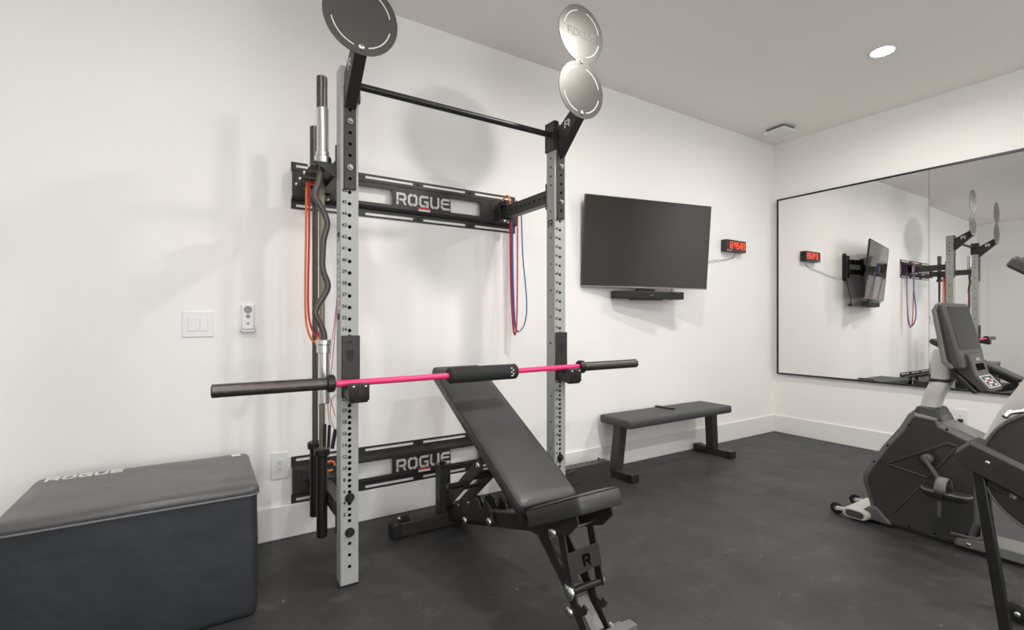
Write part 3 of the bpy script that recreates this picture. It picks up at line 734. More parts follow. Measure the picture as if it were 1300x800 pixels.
ff = MB().box(-3.925,-3.745,-1.60,-1.505,.0,.008).box(-3.92,-3.75,-1.60,-1.56,.008,.045).build('front_foot', 'midgrey', bench, bevel=.003)
MB().bolt((-3.80,-1.512,.010), (0,0,1), .009, .010).build('bolt', 'chrome', ff)

# ------------------------------------------------------------------ plyo box
bx = thing('plyo_box', 'large black padded vinyl jump box standing against the wall at left', 'plyo box', (-5.30, -.42, 0))
x0, x1, y0, y1 = -5.680, -4.925, -.700, -.140; DZ = .030
def side_rings():
    out = []
    for zz, ins in ((0,.012),(.012,.002),(.03,0),(.16,-.004),(.30,-.003),(.42,0),(.452+DZ,0)):
        ring = []
        for cxx, cyy, a0 in ((x1-.03,y1-.03,0),(x0+.03,y1-.03,90),(x0+.03,y0+.03,180),(x1-.03,y0+.03,270)):
            for i in range(5):
                th = R(a0+90*i/4); ring.append((cxx+(.03-ins)*math.cos(th), cyy+(.03-ins)*math.sin(th), zz))
        out.append(ring)
    return out
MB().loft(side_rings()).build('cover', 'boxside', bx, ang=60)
def lid_rings():
    out = []
    for zz, ins in ((.448+DZ,.003),(.456+DZ,-.006),(.468+DZ,-.008),(.480+DZ,-.004),(.487+DZ,.006),(.489+DZ,.05),(.490+DZ,.12)):
        ring = []
        for cxx, cyy, a0 in ((x1-.03,y1-.03,0),(x0+.03,y1-.03,90),(x0+.03,y0+.03,180),(x1-.03,y0+.03,270)):
            for i in range(5):
                th = R(a0+90*i/4)
                if ins < .03: ring.append((cxx+(.03-ins)*math.cos(th), cyy+(.03-ins)*math.sin(th), zz))
                else:
                    sx_ = 1 if cxx > (x0+x1)/2 else -1; sy_ = 1 if cyy > (y0+y1)/2 else -1
                    ring.append((cxx - sx_*(ins-.03) + .001*math.cos(th), cyy - sy_*(ins-.03) + .001*math.sin(th), zz))
        out.append(ring)
    return out
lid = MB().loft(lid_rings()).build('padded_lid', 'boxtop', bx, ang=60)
MB().tube([(a, b, .452+DZ) for a, b in [(p[0], p[1]) for p in lid_rings()[1]]], .004, 8, closed=True).build('seam_piping', 'seam', bx)
stencil(MB(), 'ROGUE', (-5.525, -.182, .4885+DZ), (1,0,0), (0,1,0), .25, .050, .0020).build('logo', 'white_ink', lid)
MB().box(-4.992,-4.955,-.190,-.155,.4880+DZ,.4895+DZ).build('white_tag', 'white_ink', lid)

# ------------------------------------------------------------------ flat bench
fb = thing('flat_bench', 'low black flat weight bench standing along the white wall', 'bench', (-1.90, -.21, 0))
def fring(ins, h):
    hl = .612-ins; hw = .160-ins; r = .014
    out = []
    for cxx, cyy, a0 in ((hl-r,hw-r,0),(-hl+r,hw-r,90),(-hl+r,-hw+r,180),(hl-r,-hw+r,270)):
        for i in range(4):
            th = R(a0+30*i); out.append(Vector((-1.893+cxx+r*math.cos(th), -.202+cyy+r*math.sin(th), .440+h)))
    return out
fp = cushion(MB(), fring, .058, .008, .002).build('pad', 'vinyl2', fb, ang=60)
MB().box(-2.40,-1.38,-.235,-.170,.352,.381).build('top_rail', 'black', fb, bevel=.003)
for s, xt, xb in ((-1,-2.44,-2.487), (1,-1.352,-1.330)):
    lg = MB(); lg.prism([(xt-.036,.380),(xt+.036,.380),(xb+.036,.050),(xb-.036,.050)], lambda a, b, t: (a, t, b), -.240, -.165)
    lg.build('leg', 'black', fb, bevel=.004)
    xf = xb+(.0 if s < 0 else .012)
    fo = MB().box(xf-.034, xf+.034, -.385, -.055, .003, .056).build('foot_bar', 'black', fb, bevel=.004)
    for yy in (-.398, -.078): MB().box(xf-.037, xf+.037, yy, yy+.050, 0, .060).build('end_cap', 'black2', fo, bevel=.004)
rc = MB().obox((-1.868,-.138,.4490), (.10,-.62,0), (.62,.10,0), (0,0,1), .085, .020, .006).build('remote_control', 'black2', bevel=.004)
tag(rc, 'slim black remote control lying on the flat bench', 'remote control')

# ------------------------------------------------------------------ spotter arms stacked on the floor
def spotter(z0, dx, label):
    s = thing('spotter_arm', label, 'spotter arm', (-2.95+dx, -.24, z0), 'spotter arms stacked on the floor')
    m = MB(); hx = [-3.20+dx+.0508*i for i in range(11)]
    xa, xb_ = -3.28+dx, -2.612+dx
    m.perf(lambda u, v, d: (v, u, z0+.076-d), -.276, -.200, xa, xb_, hx, .008, .004)
    m.add([(xa,-.276,z0),(xb_,-.276,z0),(xb_,-.2,z0),(xa,-.2,z0),(xa,-.276,z0+.076),(xb_,-.276,z0+.076),(xb_,-.2,z0+.076),(xa,-.2,z0+.076)], [(0,1,2,3),(0,1,5,4),(1,2,6,5),(2,3,7,6),(3,0,4,7)])
    m.add([(xa,-.27,z0+.068),(xb_,-.27,z0+.068),(xb_,-.206,z0+.068),(xa,-.206,z0+.068)], [(0,1,2,3)])
    m.build('beam', 'armblack', s, smooth=False, weld=True)
    w = MB(); w.prism([(-3.30+dx,z0+.004),(-3.08+dx,z0+.030),(-2.92+dx,z0+.066),(-2.95+dx,z0+.072),(-3.14+dx,z0+.048),(-3.30+dx,z0+.030)], lambda a, b, t: (a, t, b), -.300, -.277)
    w.build('gusset', 'black', s, bevel=.003)
    if z0 > .05: MB().box(-2.66+dx,-2.652+dx,-.215,-.200,z0+.076,z0+.088).build('end_stop', 'black', s)
    return s
spotter(0.0, .004, 'lower black spotter arm lying on the floor beside the right upright')
spotter(0.078, -.010, 'upper black spotter arm stacked on another beside the right upright')

# ------------------------------------------------------------------ television
YAW = .205; TIL = .083
TR = Vector((math.cos(YAW), -math.sin(YAW), 0)); TN0 = Vector((-math.sin(YAW), -math.cos(YAW), 0))
TU = (Vector((0,0,1))*math.cos(TIL) + TN0*math.sin(TIL)).normalized(); TN = TR.cross(TU).normalized()
TN = TN if TN.y < 0 else -TN
TC = Vector((-2.090, -.172, 1.780)); TW, TH = 1.188, .683
tv = thing('television', 'large black flat-screen television angled out from the wall on a swing arm', 'television', TC)
MB().obox(TC-TN*.004, TR, TU, TN, TW/2, TH/2, .005).build('screen', 'screen', tv, bevel=.0015)
fr = MB()
fr.obox(TC+TU*(TH/2+.002)-TN*.006, TR, TU, TN, TW/2+.003, .002, .009)
for s in (1, -1): fr.obox(TC+TR*s*(TW/2+.0015)-TN*.006, TR, TU, TN, .0015, TH/2+.002, .009)
fr.build('bezel', 'plastic', tv)
MB().obox(TC-TU*(TH/2+.005)-TN*.006, TR, TU, TN, TW/2+.003, .005, .010).build('chin_bar', 'boltgrey', tv, bevel=.001)
MB().obox(TC-TN*.014, TR, TU, TN, TW/2-.004, TH/2-.004, .006).obox(TC-TU*.10-TN*.034, TR, TU, TN, TW*.30, TH*.27, .020).build('back_cover', 'plastic', tv, bevel=.006)
# mount
BK = TC - TN*.056
mt = thing('tv_swing_arm', 'black swing-arm wall mount behind the television', 'tv mount', (-1.60, -.02, 1.82))
wp = MB(); wp.prism([(-1.60+a, 1.825+b) for a, b in rrect(.035, -.17, .17, .034)], lambda a, b, t: (a, t, b), -.001, -.022)
wp.build('wall_plate', 'black', mt, bevel=.002)
MB().box(-1.625,-1.575,-.060,-.022,1.69,1.96).build('pivot_block', 'black2', mt, bevel=.006)
for zz in (1.765, 1.885):
    MB().beam((-1.60,-.065,zz), (-1.86,-.095,zz), .026, .060).build('arm_link', 'black', mt, bevel=.008)
MB().cyl((-1.86,-.095,1.72), (-1.86,-.095,1.93), .020, 20).build('elbow', 'black2', mt)
ep = BK - TN*.010 + TR*.02
MB().beam((-1.86,-.095,1.825), tuple(ep), .024, .090).build('arm_link', 'black', mt, bevel=.006)
MB().obox(BK+TN*.0, TR, TU, TN, .23, .05, .006).obox(BK+TR*.16+TN*.014, TR, TU, TN, .022, .20, .012).obox(BK-TR*.16+TN*.014, TR, TU, TN, .022, .20, .012).build('tv_plate', 'black', mt, bevel=.002)
cb_ = MB().tube(smooth_path([(-1.61,-.03,1.68),(-1.63,-.045,1.55),(-1.68,-.05,1.42),(-1.683,-.04,1.37)], 8), .004, 8).build('power_cable', 'plastic', mt)
MB().box(-1.700,-1.668,-.055,-.025,1.345,1.375).build('plug', 'plastic', cb_, bevel=.004)
# soundbar
SBc = TC - TU*(TH/2+.068) - TN*.030 + TR*.035
sb = thing('soundbar', 'slim black soundbar mounted below the television', 'soundbar', SBc)
MB().obox(SBc, TR, TN0, (0,0,1), .325, .042, .031).build('body', 'plastic', sb, bevel=.006)
MB().obox(SBc+TN0*.0425, TR, TN0, (0,0,1), .316, .001, .026).build('front_grille', 'foam', sb)
MB().obox(SBc+TN0*.0438, TR, TN0, (0,0,1), .018, .0005, .003).build('logo_mark', 'midgrey', sb)
MB().obox(SBc-Vector((0,0,.035))-TR*.02, TR, TN0, (0,0,1), .14, .03, .005).build('base_foot', 'plastic', sb)
MB().obox(SBc+Vector((0,0,.040))-TR*.02-TN0*.01, TR, TN0, (0,0,1), .08, .014, .012).build('bracket', 'black', sb)

# ------------------------------------------------------------------ wall timer
tm = thing('digital_clock', 'small black wall clock showing 12:45:03 in red digits', 'clock', (-.752, -.033, 1.888))
tx0, tx1 = -.912, -.598
MB().box(tx0, tx1, -.062, -.001, 1.832, 1.944).build('case', 'plastic', tm, bevel=.002)
MB().box(tx0+.022, tx1-.008, -.0632, -.062, 1.852, 1.938).build('display', 'ledpanel', tm)
SEG = {'0':'abcdef','1':'bc','2':'abged','3':'abgcd','4':'fgbc','5':'afgcd'}
dg = MB(); cx = tx0+.034; dw, dh, tk = .0265, .064, .0070; zc = 1.893; yy = -.0642
def seg(ch, x):
    L = {'a':(x,x+dw,zc+dh/2-tk,zc+dh/2),'d':(x,x+dw,zc-dh/2,zc-dh/2+tk),'g':(x,x+dw,zc-tk/2,zc+tk/2),
         'f':(x,x+tk,zc,zc+dh/2),'e':(x,x+tk,zc-dh/2,zc),'b':(x+dw-tk,x+dw,zc,zc+dh/2),'c':(x+dw-tk,x+dw,zc-dh/2,zc)}
    for k in SEG[ch]:
        a, b, c, d = L[k]; dg.box(a, b, yy, yy+.001, c, d)
for ch in '12:45:03':
    if ch == ':':
        for s in (-1, 1): dg.box(cx+.001, cx+.009, yy, yy+.001, zc+s*.014-.004, zc+s*.014+.004)
        cx += .0165
    else: seg(ch, cx); cx += .0395
dg.build('digits', 'led', tm, smooth=False)
text_into(MB(), 'ROGUE', .017, (tx0+.042, -.0622, 1.842), (1,0,0), (0,0,1), .0006, 1.2).build('logo', 'white_ink', tm)
w = MB()
base = [(-.700,-.012,1.830),(-.72,-.008,1.79),(-.86,-.006,1.755),(-1.00,-.006,1.735),(-1.12,-.006,1.715),(-1.30,-.006,1.69),(-1.52,-.008,1.675)]
sp_ = smooth_path(base, 10)
for ph in (0, PI):
    w.tube([p + Vector((0, 0, (.004+.010*min(1, i/40))*math.sin(i*.42+ph)*min(1, i/8))) for i, p in enumerate(sp_)], 0.0017, 6)
tag(w.build('timer_cable', 'cord'), 'thin twisted grey cable running along the wall from the clock to the television', 'cable')

# ------------------------------------------------------------------ mirror
mi = thing('framed_mirror', 'wide black-framed two-pane wall mirror on the right wall', 'mirror', (0, -1.3, 1.52))
my0, my1, mz0, mz1 = -.068, -2.566, .628, 2.418
ys = -1.317; ang = .0180
MB().box(-.031, -.026, ys, my0, mz0, mz1).build('mirror_pane', 'mirror', mi, smooth=False)
dy = my1-ys
p = [(-.031, ys-.002), (-.031 - dy*math.tan(ang), my1)]
m = MB(); m.add([(p[0][0],p[0][1],mz0),(p[1][0],p[1][1],mz0),(p[1][0],p[1][1],mz1),(p[0][0],p[0][1],mz1),
                 (p[0][0]+.005,p[0][1],mz0),(p[1][0]+.005,p[1][1],mz0),(p[1][0]+.005,p[1][1],mz1),(p[0][0]+.005,p[0][1],mz1)],
                [(0,1,2,3),(4,5,6,7),(0,1,5,4),(3,2,6,7),(0,3,7,4),(1,2,6,5)])
m.build('mirror_pane', 'mirror', mi, smooth=False)
f = MB(); fw = .016
f.box(-.036,-.001,my1-fw,my0+fw,mz1,mz1+fw).box(-.036,-.001,my1-fw,my0+fw,mz0-fw,mz0).box(-.036,-.001,my0,my0+fw,mz0,mz1).box(-.036,-.001,my1-fw,my1,mz0,mz1)
f.build('frame', 'black2', mi)

# ------------------------------------------------------------------ switch, remote, outlets
sw = thing('light_switch', 'white double rocker light switch on the wall above the padded box', 'light switch', (-5.128, -.003, 1.150))
MB().box(-5.194,-5.064,-.006,-.0005,1.088,1.215).build('face_plate', 'white_pl', sw, bevel=.003)
for xx in (-5.153, -5.105): 
    MB().prism([(-.0062,1.186),(-.0062,1.120),(-.010,1.120),(-.0075,1.153),(-.0085,1.186)], lambda a, b, t: (xx+t, a, b), -.016, .016).build('rocker', 'white_pl', sw, bevel=.0008)
fr_ = thing('fan_remote', 'white remote control with grey buttons in a holder on the wall', 'remote control', (-4.912, -.012, 1.18))
MB().box(-4.940,-4.884,-.022,-.004,1.125,1.250).build('body', 'white_pl', fr_, bevel=.004)
for br_, bz_ in ((.019,1.226),(.010,1.192),(.006,1.155)): MB().lathe([(br_,0),(br_,.002)], (-4.912,-.022,bz_), (0,-1,0), 24).build('button', 'grey_pl', fr_)
MB().box(-4.946,-4.878,-.004,-.0005,1.115,1.250).box(-4.946,-4.878,-.028,-.004,1.112,1.122).box(-4.946,-4.941,-.028,-.004,1.112,1.150).box(-4.883,-4.878,-.028,-.004,1.112,1.150).build('holder', 'white_pl', fr_, bevel=.0015)
def outlet(name_lab, c, xd, nd, group='wall outlets'):
    o = thing('power_outlet', name_lab, 'outlet', c, group)
    c = Vector(c); xd = Vector(xd); nd = Vector(nd); U = Vector((0,0,1))
    MB().obox(c+nd*.003, xd, U, nd, .042, .070, .0028).build('cover_plate', 'white_pl', o, bevel=.002)
    MB().obox(c+nd*.0066, xd, U, nd, .017, .034, .0010).build('receptacle', 'white_pl', o, bevel=.0008)
    s = MB()
    for dz in (.016, -.016):
        for dx in (-.0062, .0062): s.obox(c+nd*.0078+xd*dx+U*(dz+.004), xd, U, nd, .0011, .0042, .0003)
        s.obox(c+nd*.0078+U*(dz-.006), xd, U, nd, .0024, .0024, .0003)
    s.build('slots', 'hole', o)
    return o
outlet('white double wall outlet beside the padded box, near the left end of the lower crossmember', (-4.760, -.0005, .392), (1,0,0), (0,-1,0))
outlet('white wall outlet below the mirror with a black plug in it', (-.0005, -1.510, .390), (0,-1,0), (-1,0,0))
pc = MB().box(-.030,-.009,-1.528,-1.500,.362,.386).tube(smooth_path([(-.028,-1.514,.372),(-.050,-1.512,.36),(-.055,-1.500,.31),(-.045,-1.49,.22),(-.05,-1.49,.10),(-.08,-1.52,.006),(-.40,-1.66,.006),(-1.2,-1.80,.006),(-1.66,-1.86,.006)], 8), .0035, 8)
tag(pc.build('mains_cable', 'plastic'), 'black mains cable plugged into the outlet under the mirror', 'cable')

# ------------------------------------------------------------------ exercise bike
bike = thing('exercise_bike', 'black and silver exercise bike with tablet console, standing before the mirror', 'exercise bike', (-1.76, -1.85, 0))
xn, xf = -1.850, -1.660
outl = [(-1.779,.655),(-1.740,.575),(-1.665,.463),(-1.575,.300),(-1.563,.270),(-1.563,.225),(-1.600,.095),(-1.625,.030),(-1.650,.022),(-1.980,.018),(-2.050,.040),(-2.085,.170),(-2.085,.500),(-2.060,.575),(-1.934,.632),(-1.921,.670),(-1.804,.680)]
cyy = sum(a for a, b in outl)/len(outl); czz = sum(b for a, b in outl)/len(outl)
def inset(pts, d):
    n = len(pts); out = []
    ar = sum(pts[i][0]*pts[(i+1) % n][1]-pts[(i+1) % n][0]*pts[i][1] for i in range(n))
    sg = 1 if ar > 0 else -1
    for i in range(n):
        p0 = Vector(pts[i-1]); p1 = Vector(pts[i]); p2 = Vector(pts[(i+1) % n])
        e0 = (p1-p0).normalized(); e1 = (p2-p1).normalized()
        n0 = Vector((-e0.y, e0.x))*sg; n1 = Vector((-e1.y, e1.x))*sg
        b = (n0+n1); b = b.normalized() if b.length > 1e-6 else n0
        k = d/max(.5, b.dot(n0)); out.append((p1.x+b.x*k, p1.y+b.y*k))
    return out
inn = inset(outl, .026)
m = MB()
rings = [[(xn+.002, a, b) for a, b in inset(outl, .034)], [(xn+.002, a, b) for a, b in inn], [(xn+.022, a, b) for a, b in outl], [(xf-.022, a, b) for a, b in outl], [(xf, a, b) for a, b in inn]]
m.loft(rings); m.build('shroud', 'shroud_rim', bike, ang=25)
sd = MB().prism(inset(outl, .030), lambda a, b, t: (t, a, b), xn+.004, xn).build('side_cover', 'shroud', bike, bevel=.002)
tr = MB()
tri = [(-1.686,.362),(-1.951,.533),(-1.992,.526),(-1.870,.332)]
for a, b in zip(tri, tri[1:]+tri[:1]): tr.beam((xn-.001,a[0],a[1]), (xn-.001,b[0],b[1]), .012, .010, up=(1,0,0))
tr.beam((xn-.001,-1.708,.080), (xn-.001,-1.866,.318), .010, .008, up=(1,0,0))
tr.beam((xn-.001,-1.992,.526), (xn-.001,-2.055,.44), .010, .008, up=(1,0,0))
tr.build('raised_ribs', 'armblack', sd, bevel=.003)
for a, b in ((-1.79,.600),(-1.95,.605),(-1.690,.465),(-1.625,.36),(-1.79,.045),(-1.90,.045),(-2.03,.09)):
    MB().cyl((xn+.004,a,b), (xn-.0012,a,b), .005, 12).build('screw_hole', 'hole', sd)
# collar around the mast
m = MB(); m.loft([[(x_, y_, .640) for x_, y_ in ((-1.845,-1.790),(-1.665,-1.790),(-1.665,-1.930),(-1.845,-1.930))], [(x_, y_, .705) for x_, y_ in ((-1.825,-1.815),(-1.685,-1.815),(-1.685,-1.905),(-1.825,-1.905))]])
m.build('mast_collar', 'shroud', bike, bevel=.008)
# rear hump plate of the shroud
MB().prism([(-1.925,.640),(-2.060,.585),(-2.085,.560),(-2.075,.545),(-1.930,.618)], lambda a, b, t: (t, a, b), xn+.02, xf-.02).build('top_cover', 'midgrey', bike, bevel=.006)
# mast
m = MB()
def mring(yc, zc, hx, hy, tilt):
    out = []
    for i in range(16):
        th = 2*PI*i/16; cx_, cy_ = math.cos(th), math.sin(th)
        sx_ = math.copysign(abs(cx_)**.6, cx_)*hx; sy_ = math.copysign(abs(cy_)**.6, cy_)*hy
        out.append((-1.757+sx_, yc+sy_*math.cos(tilt), zc+sy_*math.sin(tilt)))
    return out
m.loft([mring(-1.848,.66,.052,.040,.25), mring(-1.872,.77,.050,.040,.25), mring(-1.905,.845,.049,.042,.12), mring(-1.906,.850,.045,.038,.1)])
mast = m.build('mast', 'silverpaint', bike, ang=50)
m = MB(); m.loft([mring(-1.906,.858,.051,.044,0), mring(-1.906,.92,.050,.044,0), mring(-1.905,1.00,.050,.040,-.1), mring(-1.905,1.02,.04,.03,-.1)])
m.build('mast_head', 'silverpaint', mast, ang=50)
MB().box(-1.811,-1.703,-1.953,-1.859,.843,.861).build('clamp_band', 'black2', mast, bevel=.012)
# console
cn, cf = -1.925, -1.555
cs = [(-1.925,1.262),(-1.908,1.222),(-1.950,.955),(-1.985,.920),(-2.030,.925),(-2.020,1.00),(-1.958,1.262)]
con = MB().prism(cs, lambda a, b, t: (t, a, b), cn, cf).build('console_housing', 'console', bike, bevel=.014, seg=3)
def face(u, v, d=0):   # u along x (0..1), v from top to bottom of the console face
    a = Vector((0,-1.9585,1.255)); b = Vector((0,-2.021,.995)); p = a.lerp(b, v); nrm = Vector((0,-.972,.234)).normalized()
    return Vector((cn + (cf-cn)*u, p.y, p.z)) + nrm*d
m = MB(); q = [face(.07,.05), face(.93,.05), face(.93,.90), face(.07,.90)]; q2 = [face(.07,.05,.002), face(.93,.05,.002), face(.93,.90,.002), face(.07,.90,.002)]
m.loft([q, q2]); m.build('tablet_screen', 'tablet', con)
MB().prism([(-1.926,1.258),(-1.9085,1.221),(-1.950,.955),(-1.984,.921),(-2.000,.932),(-1.970,.975),(-1.930,1.222),(-1.936,1.258)], lambda a, b, t: (t, a, b), cn-.003, cf+.003).build('back_shell', 'midgrey', con, bevel=.006)
MB().prism([(-1.934,1.235),(-1.942,1.235),(-1.990,.955),(-1.976,.955)], lambda a, b, t: (t, a, b), cn-.0025, cn+.0).build('side_groove', 'plastic', con, bevel=.001)
pod = [(-2.010,1.005),(-2.032,1.000),(-2.060,.895),(-2.112,.828),(-2.108,.815),(-2.075,.812),(-1.985,.905),(-1.95,.95)]
pd = MB().prism(pod, lambda a, b, t: (t, a, b), -1.835, -1.625).build('control_pod', 'console', bike, bevel=.008, seg=3)
MB().prism([(-2.072,.806),(-1.985,.905),(-1.957,.945),(-1.950,.925),(-1.97,.880),(-2.05,.800)], lambda a, b, t: (t, a, b), -1.845, -1.62).build('pod_underside', 'plastic', bike, bevel=.006)
def podf(u, v, lower, d=0):
    a, b = ((Vector((0,-2.032,1.000)), Vector((0,-2.060,.895))) if not lower else (Vector((0,-2.060,.895)), Vector((0,-2.112,.828))))
    e = (b-a).normalized(); nrm = Vector((0, e.z, -e.y)); nrm = nrm if nrm.y < 0 else -nrm
    p = a.lerp(b, v); return Vector((-1.835 + .21*u, p.y, p.z)) + nrm*d
def podquad(mb, u0, u1, v0, v1, low, d):
    return mb.loft([[podf(u0,v0,low,.0), podf(u1,v0,low,.0), podf(u1,v1,low,.0), podf(u0,v1,low,.0)], [podf(u0,v0,low,d), podf(u1,v0,low,d), podf(u1,v1,low,d), podf(u0,v1,low,d)]])
podquad(MB(), .22, .78, .48, .80, False, .0020).build('card_slot', 'hole', pd)
tt = MB(); e = (podf(.5,1,False)-podf(.5,0,False)).normalized()
text_into(tt, 'SOLE', .020, podf(.5,.28,False,.001), (1,0,0), -e, .0008, 1.3); tt.build('logo', 'white_ink', pd)
kf = MB()
for (u0,u1,v0,v1) in ((.08,.92,.10,.14),(.08,.92,.86,.90),(.08,.11,.10,.90),(.89,.92,.10,.90)): podquad(kf, u0,u1,v0,v1, True, .0014)
for (u,v) in ((.25,.45),(.40,.32),(.40,.60),(.55,.32),(.55,.60),(.70,.45),(.30,.75),(.70,.75)): podquad(kf, u-.05, u+.05, v-.05, v+.05, True, .0016)
kf.build('keypad_marks', 'white_ink', pd)
podquad(MB(), .45, .65, .42, .50, True, .0017).build('red_key', 'red_label', pd)
# crank and pedal
MB().lathe([(.052,0),(.050,.004),(.034,.004),(.032,.001)], (xn,-1.872,.436), (-1,0,0), 32).build('crank_recess', 'plastic', bike)
ck = MB(); ck.lathe([(.026,0),(.026,.022),(.020,.030),(.012,.032)], (xn,-1.872,.436), (-1,0,0), 28)
ck = ck.build('crank_hub', 'shroud_rim', bike)
ca = MB(); ca.beam((-1.888,-1.866,.446), (-1.892,-1.950,.318), .016, .026, up=(1,0,0)); ca = ca.build('crank_arm', 'shroud_rim', bike, bevel=.004)
MB().cyl((-1.885,-1.945,.322), (-1.99,-1.945,.322), .009, 14).build('pedal_axle', 'chrome', bike)
pcx, pcy, pcz = -1.948, -1.975, .300
def pring(ins, h):
    out = []
    for i in range(24):
        th = 2*PI*i/24; cx_, sy_ = math.cos(th), math.sin(th)
        out.append(Vector((pcx+math.copysign(abs(cx_)**.7, cx_)*(.048-ins), pcy+sy_*(.100-ins), pcz+h)))
    return out
pe = MB().loft([pring(.018,-.030), pring(.006,-.022), pring(0,-.006), pring(0,.004), pring(.006,.010)]).build('pedal', 'plastic', bike, ang=50)
MB().tube(pring(.001,.006), .0028, 6, closed=True).build('pedal_edge', 'midgrey', pe)
stp = MB(); sec = []
for i in range(13):
    th = PI*i/12; sec.append((pcx + .056*math.cos(th), pcz+.010+.066*math.sin(th)))
rg = []
for (dyy, sc) in ((-.024,.92),(-.015,1.0),(.015,1.0),(.024,.92)):
    rg.append([(pcx+(a-pcx)*sc, pcy+dyy+.012, pcz+(b-pcz)*sc) for a, b in sec])
vs = []; fs = []
for r_ in rg: vs += r_
for k in range(3):
    for i in range(12): fs.append((k*13+i, k*13+i+1, (k+1)*13+i+1, (k+1)*13+i))
so = MB().add(vs, fs).build('toe_strap', 'strap', pe)
md = so.modifiers.new('solid', 'SOLIDIFY'); md.thickness = .004
MB().box(pcx-.062,pcx-.052,pcy+.000,pcy+.024,pcz-.030,pcz+.010).build('buckle', 'black2', pe, bevel=.002)
MB().box(pcx-.058,pcx-.055,pcy+.004,pcy+.018,pcz-.110,pcz-.030).build('strap_tail', 'shroud_rim', pe)
# front stabiliser with wheels
m = MB()
def sring(x_, s_):
    return [(x_, -1.548 + math.copysign(abs(math.cos(2*PI*i/20))**.55, math.cos(2*PI*i/20))*.066*s_, .042 + math.copysign(abs(math.sin(2*PI*i/20))**.8, math.sin(2*PI*i/20))*.028*s_) for i in range(20)]
m.loft([sring(-1.905,.92), sring(-1.898,1.0), sring(-1.618,1.0), sring(-1.611,.92)])
stb = m.build('front_stabilizer', 'silverpaint', bike, ang=50)
for x_, s in ((-1.905,-1), (-1.611,1)):
    MB().loft([sring(x_, .72), sring(x_+s*.003, .70)]).build('end_cap', 'console', stb)
for x_ in (-1.880, -1.634):
    MB().beam((x_,-1.500,.045), (x_,-1.440,.040), .022, .022).build('wheel_fork', 'silverpaint', stb, bevel=.005)
    w = MB().lathe([(.026,-.010),(.034,-.007),(.034,.007),(.026,.010)], (x_+.018,-1.436,.0345), (1,0,0), 28).build('wheel', 'black2', stb)
    MB().lathe([(.014,-.0125),(.014,.0125)], (x_+.018,-1.436,.0345), (1,0,0), 20).build('wheel_hub', 'chrome', w)
MB().prism([(-1.555,.052),(-1.600,.095),(-1.640,.105),(-1.700,.040),(-1.712,.020),(-1.560,.020)], lambda a, b, t: (t, a, b), -1.862, -1.675).build('front_foot_cover', 'shroud_rim', bike, bevel=.010, seg=3)
# low rear rail
MB().prism([(-1.985,.062),(-2.055,.075),(-3.02,.085),(-3.02,.018),(-1.975,.018)], lambda a, b, t: (t, a, b), -1.852, -1.690).build('frame_rail', 'midgrey', bike, bevel=.010, seg=3)
MB().prism([(-1.965,.070),(-2.075,.074),(-2.092,.090),(-2.090,.150),(-2.082,.150),(-2.078,.098),(-2.065,.086),(-1.965,.080)], lambda a, b, t: (t, a, b), -1.853, -1.68).build('rail_trim', 'midgrey', bike, bevel=.002)
MB().dome((-1.853,-2.035,.042), (-1,0,0), .009, .005).build('bolt', 'chrome', bike)
# seat further back, out of the photo's frame
MB().box(-1.95,-1.57,-3.02,-2.94,0,.06).build('rear_stabilizer', 'silverpaint', bike, bevel=.012)
MB().beam((-1.77,-2.78,.08), (-1.77,-2.88,.42), .09, .09, up=(0,1,0)).build('seat_post', 'silverpaint', bike, bevel=.010)
MB().box(-1.97,-1.57,-3.00,-2.66,.42,.50).build('seat', 'vinyl', bike, bevel=.03, seg=3)
MB().beam((-1.77,-3.00,.52), (-1.77,-3.12,1.02), .40, .06, up=(0,1,0)).build('seat_back', 'vinyl', bike, bevel=.025, seg=3)

# ------------------------------------------------------------------ exercise machine at the right edge
ma = thing('exercise_machine', 'black exercise machine with silver mast and slanted legs, cut off by the right edge', 'exercise machine', (-2.6, -2.5, 0))
tx = lambda a, b, t: (t, a, b)
sl = math.tan(R(24))
m = MB(); X0, X1 = -2.640, -2.545
def bring(yy, zt, zb_, ins): return [(X0, yy, zb_), (X0, yy, zt-.018), (X0+.018+ins, yy, zt), (X1, yy, zt), (X1, yy, zb_)]
m.loft([bring(-2.198,.668,.632,.01), bring(-2.245,.716,.598,0), bring(-3.05,.716-.805*sl,.598-.805*sl,0)])
fr = m.build('frame_beam', 'black', ma, bevel=.003)
MB().dome((X0,-2.292,.640), (-1,0,0), .007, .004).build('screw', 'chrome', fr)
MB().prism([(-2.295,.572),(-2.345,.550),(-2.350,.528),(-2.295,.550)], tx, X0+.012, X0+.0105).build('label', 'ink', fr)
fl = MB(); fl.lathe([(.180,-.050),(.236,-.042),(.240,-.030),(.240,.030),(.236,.042),(.180,.050)], (-2.572,-2.500,.628), (1,0,0), 72)
fl = fl.build('flywheel_housing', 'shroud', ma, ang=30)
MB().tube([(-2.618,-2.5+.232*math.cos(2*PI*i/72),.628+.232*math.sin(2*PI*i/72)) for i in range(72)], .0045, 8, closed=True).build('housing_rim', 'shroud_rim', fl)
lb = MB(); lb.cyl((-2.6205,-2.302,.558), (-2.6225,-2.302,.558), .0055, 16); lb.build('blue_mark', 'blue_label', fl)
text_into(MB(), 'CE', .015, (-2.6225,-2.355,.530), (0,-1,-.42), (0,-.42,1), .0006, 1.2).build('ce_mark', 'white_ink', fl)
MB().prism([(-2.312,.556),(-2.337,.545),(-2.339,.535),(-2.314,.546)], tx, -2.6225, -2.619).build('label_patch', 'white_ink', fl)
m = MB()
for i in range(28):
    pass
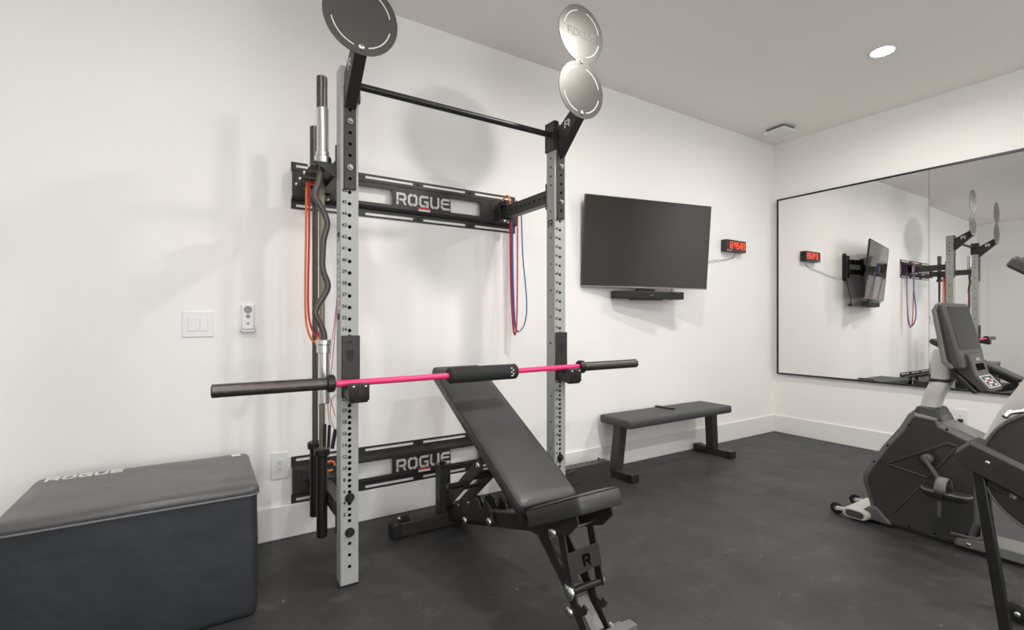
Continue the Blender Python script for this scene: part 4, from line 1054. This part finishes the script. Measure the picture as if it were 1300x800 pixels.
# silver chain cover / handle rest on top
hd = MB().tube(smooth_path([(-2.62,-2.335,.815),(-2.60,-2.345,.832),(-2.57,-2.39,.842),(-2.53,-2.45,.850)], 8), .010, 10).build('handle_rest', 'chrome', ma)
# legs
for (xt, xb_, yt, yb) in ((-2.618,-2.590,-2.262,-2.333), (-2.30,-2.10,-2.40,-2.46)):
    MB().beam((xt,yt,.600), (xb_,yb,.004), .030, .034, up=(0,1,0)).build('leg', 'black2', ma, bevel=.004)
ft = MB().box(-2.42,-2.05,-2.50,-2.43,.0,.024).beam((-2.40,-2.45,.030),(-2.43,-2.345,.036),.020,.024).build('front_foot', 'black2', ma, bevel=.005)
w = MB().lathe([(.026,-.014),(.036,-.010),(.036,.010),(.026,.014)], (-2.440,-2.330,.037), (1,.25,0), 28).build('wheel', 'black2', ma)
MB().dome((-2.459,-2.334,.037), (-1,-.25,0), .010, .006).build('wheel_bolt', 'chrome', w)
# mast and monitor
m = MB()
def ar(yc, zc, hx, hy):
    return [(-2.405+math.copysign(abs(math.cos(2*PI*i/20))**.6, math.cos(2*PI*i/20))*hx, yc+math.copysign(abs(math.sin(2*PI*i/20))**.6, math.sin(2*PI*i/20))*hy*.87, zc+math.copysign(abs(math.sin(2*PI*i/20))**.6, math.sin(2*PI*i/20))*hy*.45) for i in range(20)]
m.loft([ar(-2.255,.56,.05,.075), ar(-2.335,.78,.048,.070), ar(-2.425,.97,.044,.062), ar(-2.465,1.12,.040,.052), ar(-2.46,1.26,.036,.044)])
mm = m.build('monitor_mast', 'silverpaint', ma, ang=50)
mo = MB(); mo.obox((-2.405,-2.395,1.345), (1,0,0), (0,-.80,-.60), (0,-.60,.80), .105, .092, .024)
mo = mo.build('monitor', 'console', ma, bevel=.012, seg=3)
MB().obox((-2.405,-2.411,1.366), (1,0,0), (0,-.80,-.60), (0,-.60,.80), .085, .070, .0015).build('monitor_screen', 'screen', mo)
MB().obox((-2.405,-2.43,1.285), (1,0,0), (0,-.80,-.60), (0,-.60,.80), .03, .06, .03).build('monitor_bracket', 'midgrey', ma, bevel=.008)
# rear rail and seat, out of frame
MB().beam((-2.592,-3.00,.30), (-2.592,-4.30,.30), .06, .08).box(-2.77,-2.41,-4.34,-4.28,0,.05).beam((-2.592,-4.30,.30),(-2.592,-4.31,.04),.05,.05,up=(0,1,0)).build('rear_rail', 'midgrey', ma, bevel=.004)
MB().box(-2.73,-2.45,-3.75,-3.50,.345,.41).build('seat', 'vinyl', ma, bevel=.02, seg=3)

# ------------------------------------------------------------------ camera, world, view
W = bpy.data.worlds.new('room_world'); SC.world = W; W.use_nodes = True
W.node_tree.nodes['Background'].inputs['Color'].default_value = (.8,.8,.8,1)
W.node_tree.nodes['Background'].inputs['Strength'].default_value = 0.05
cd = bpy.data.cameras.new('camera'); co = bpy.data.objects.new('camera', cd); COL.objects.link(co)
cd.sensor_fit = 'HORIZONTAL'; cd.sensor_width = 36.0; cd.lens = 36.0*619/1300
cd.shift_y = 7.0/1300
A = R(57.6)
co.location = (-5.11, -2.877, 1.17)
co.rotation_euler = (PI/2, 0, A - PI/2)
cd.clip_start = .05
SC.camera = co
SC.view_settings.view_transform = 'Standard'; SC.view_settings.look = 'None'
SC.view_settings.gamma = 1.0; SC.view_settings.use_curve_mapping = False
SC.view_settings.exposure = 0.02
SC.cycles.use_denoising = True
SC.cycles.max_bounces = 10; SC.cycles.diffuse_bounces = 6; SC.cycles.glossy_bounces = 5
SC.cycles.sample_clamp_indirect = 6.0
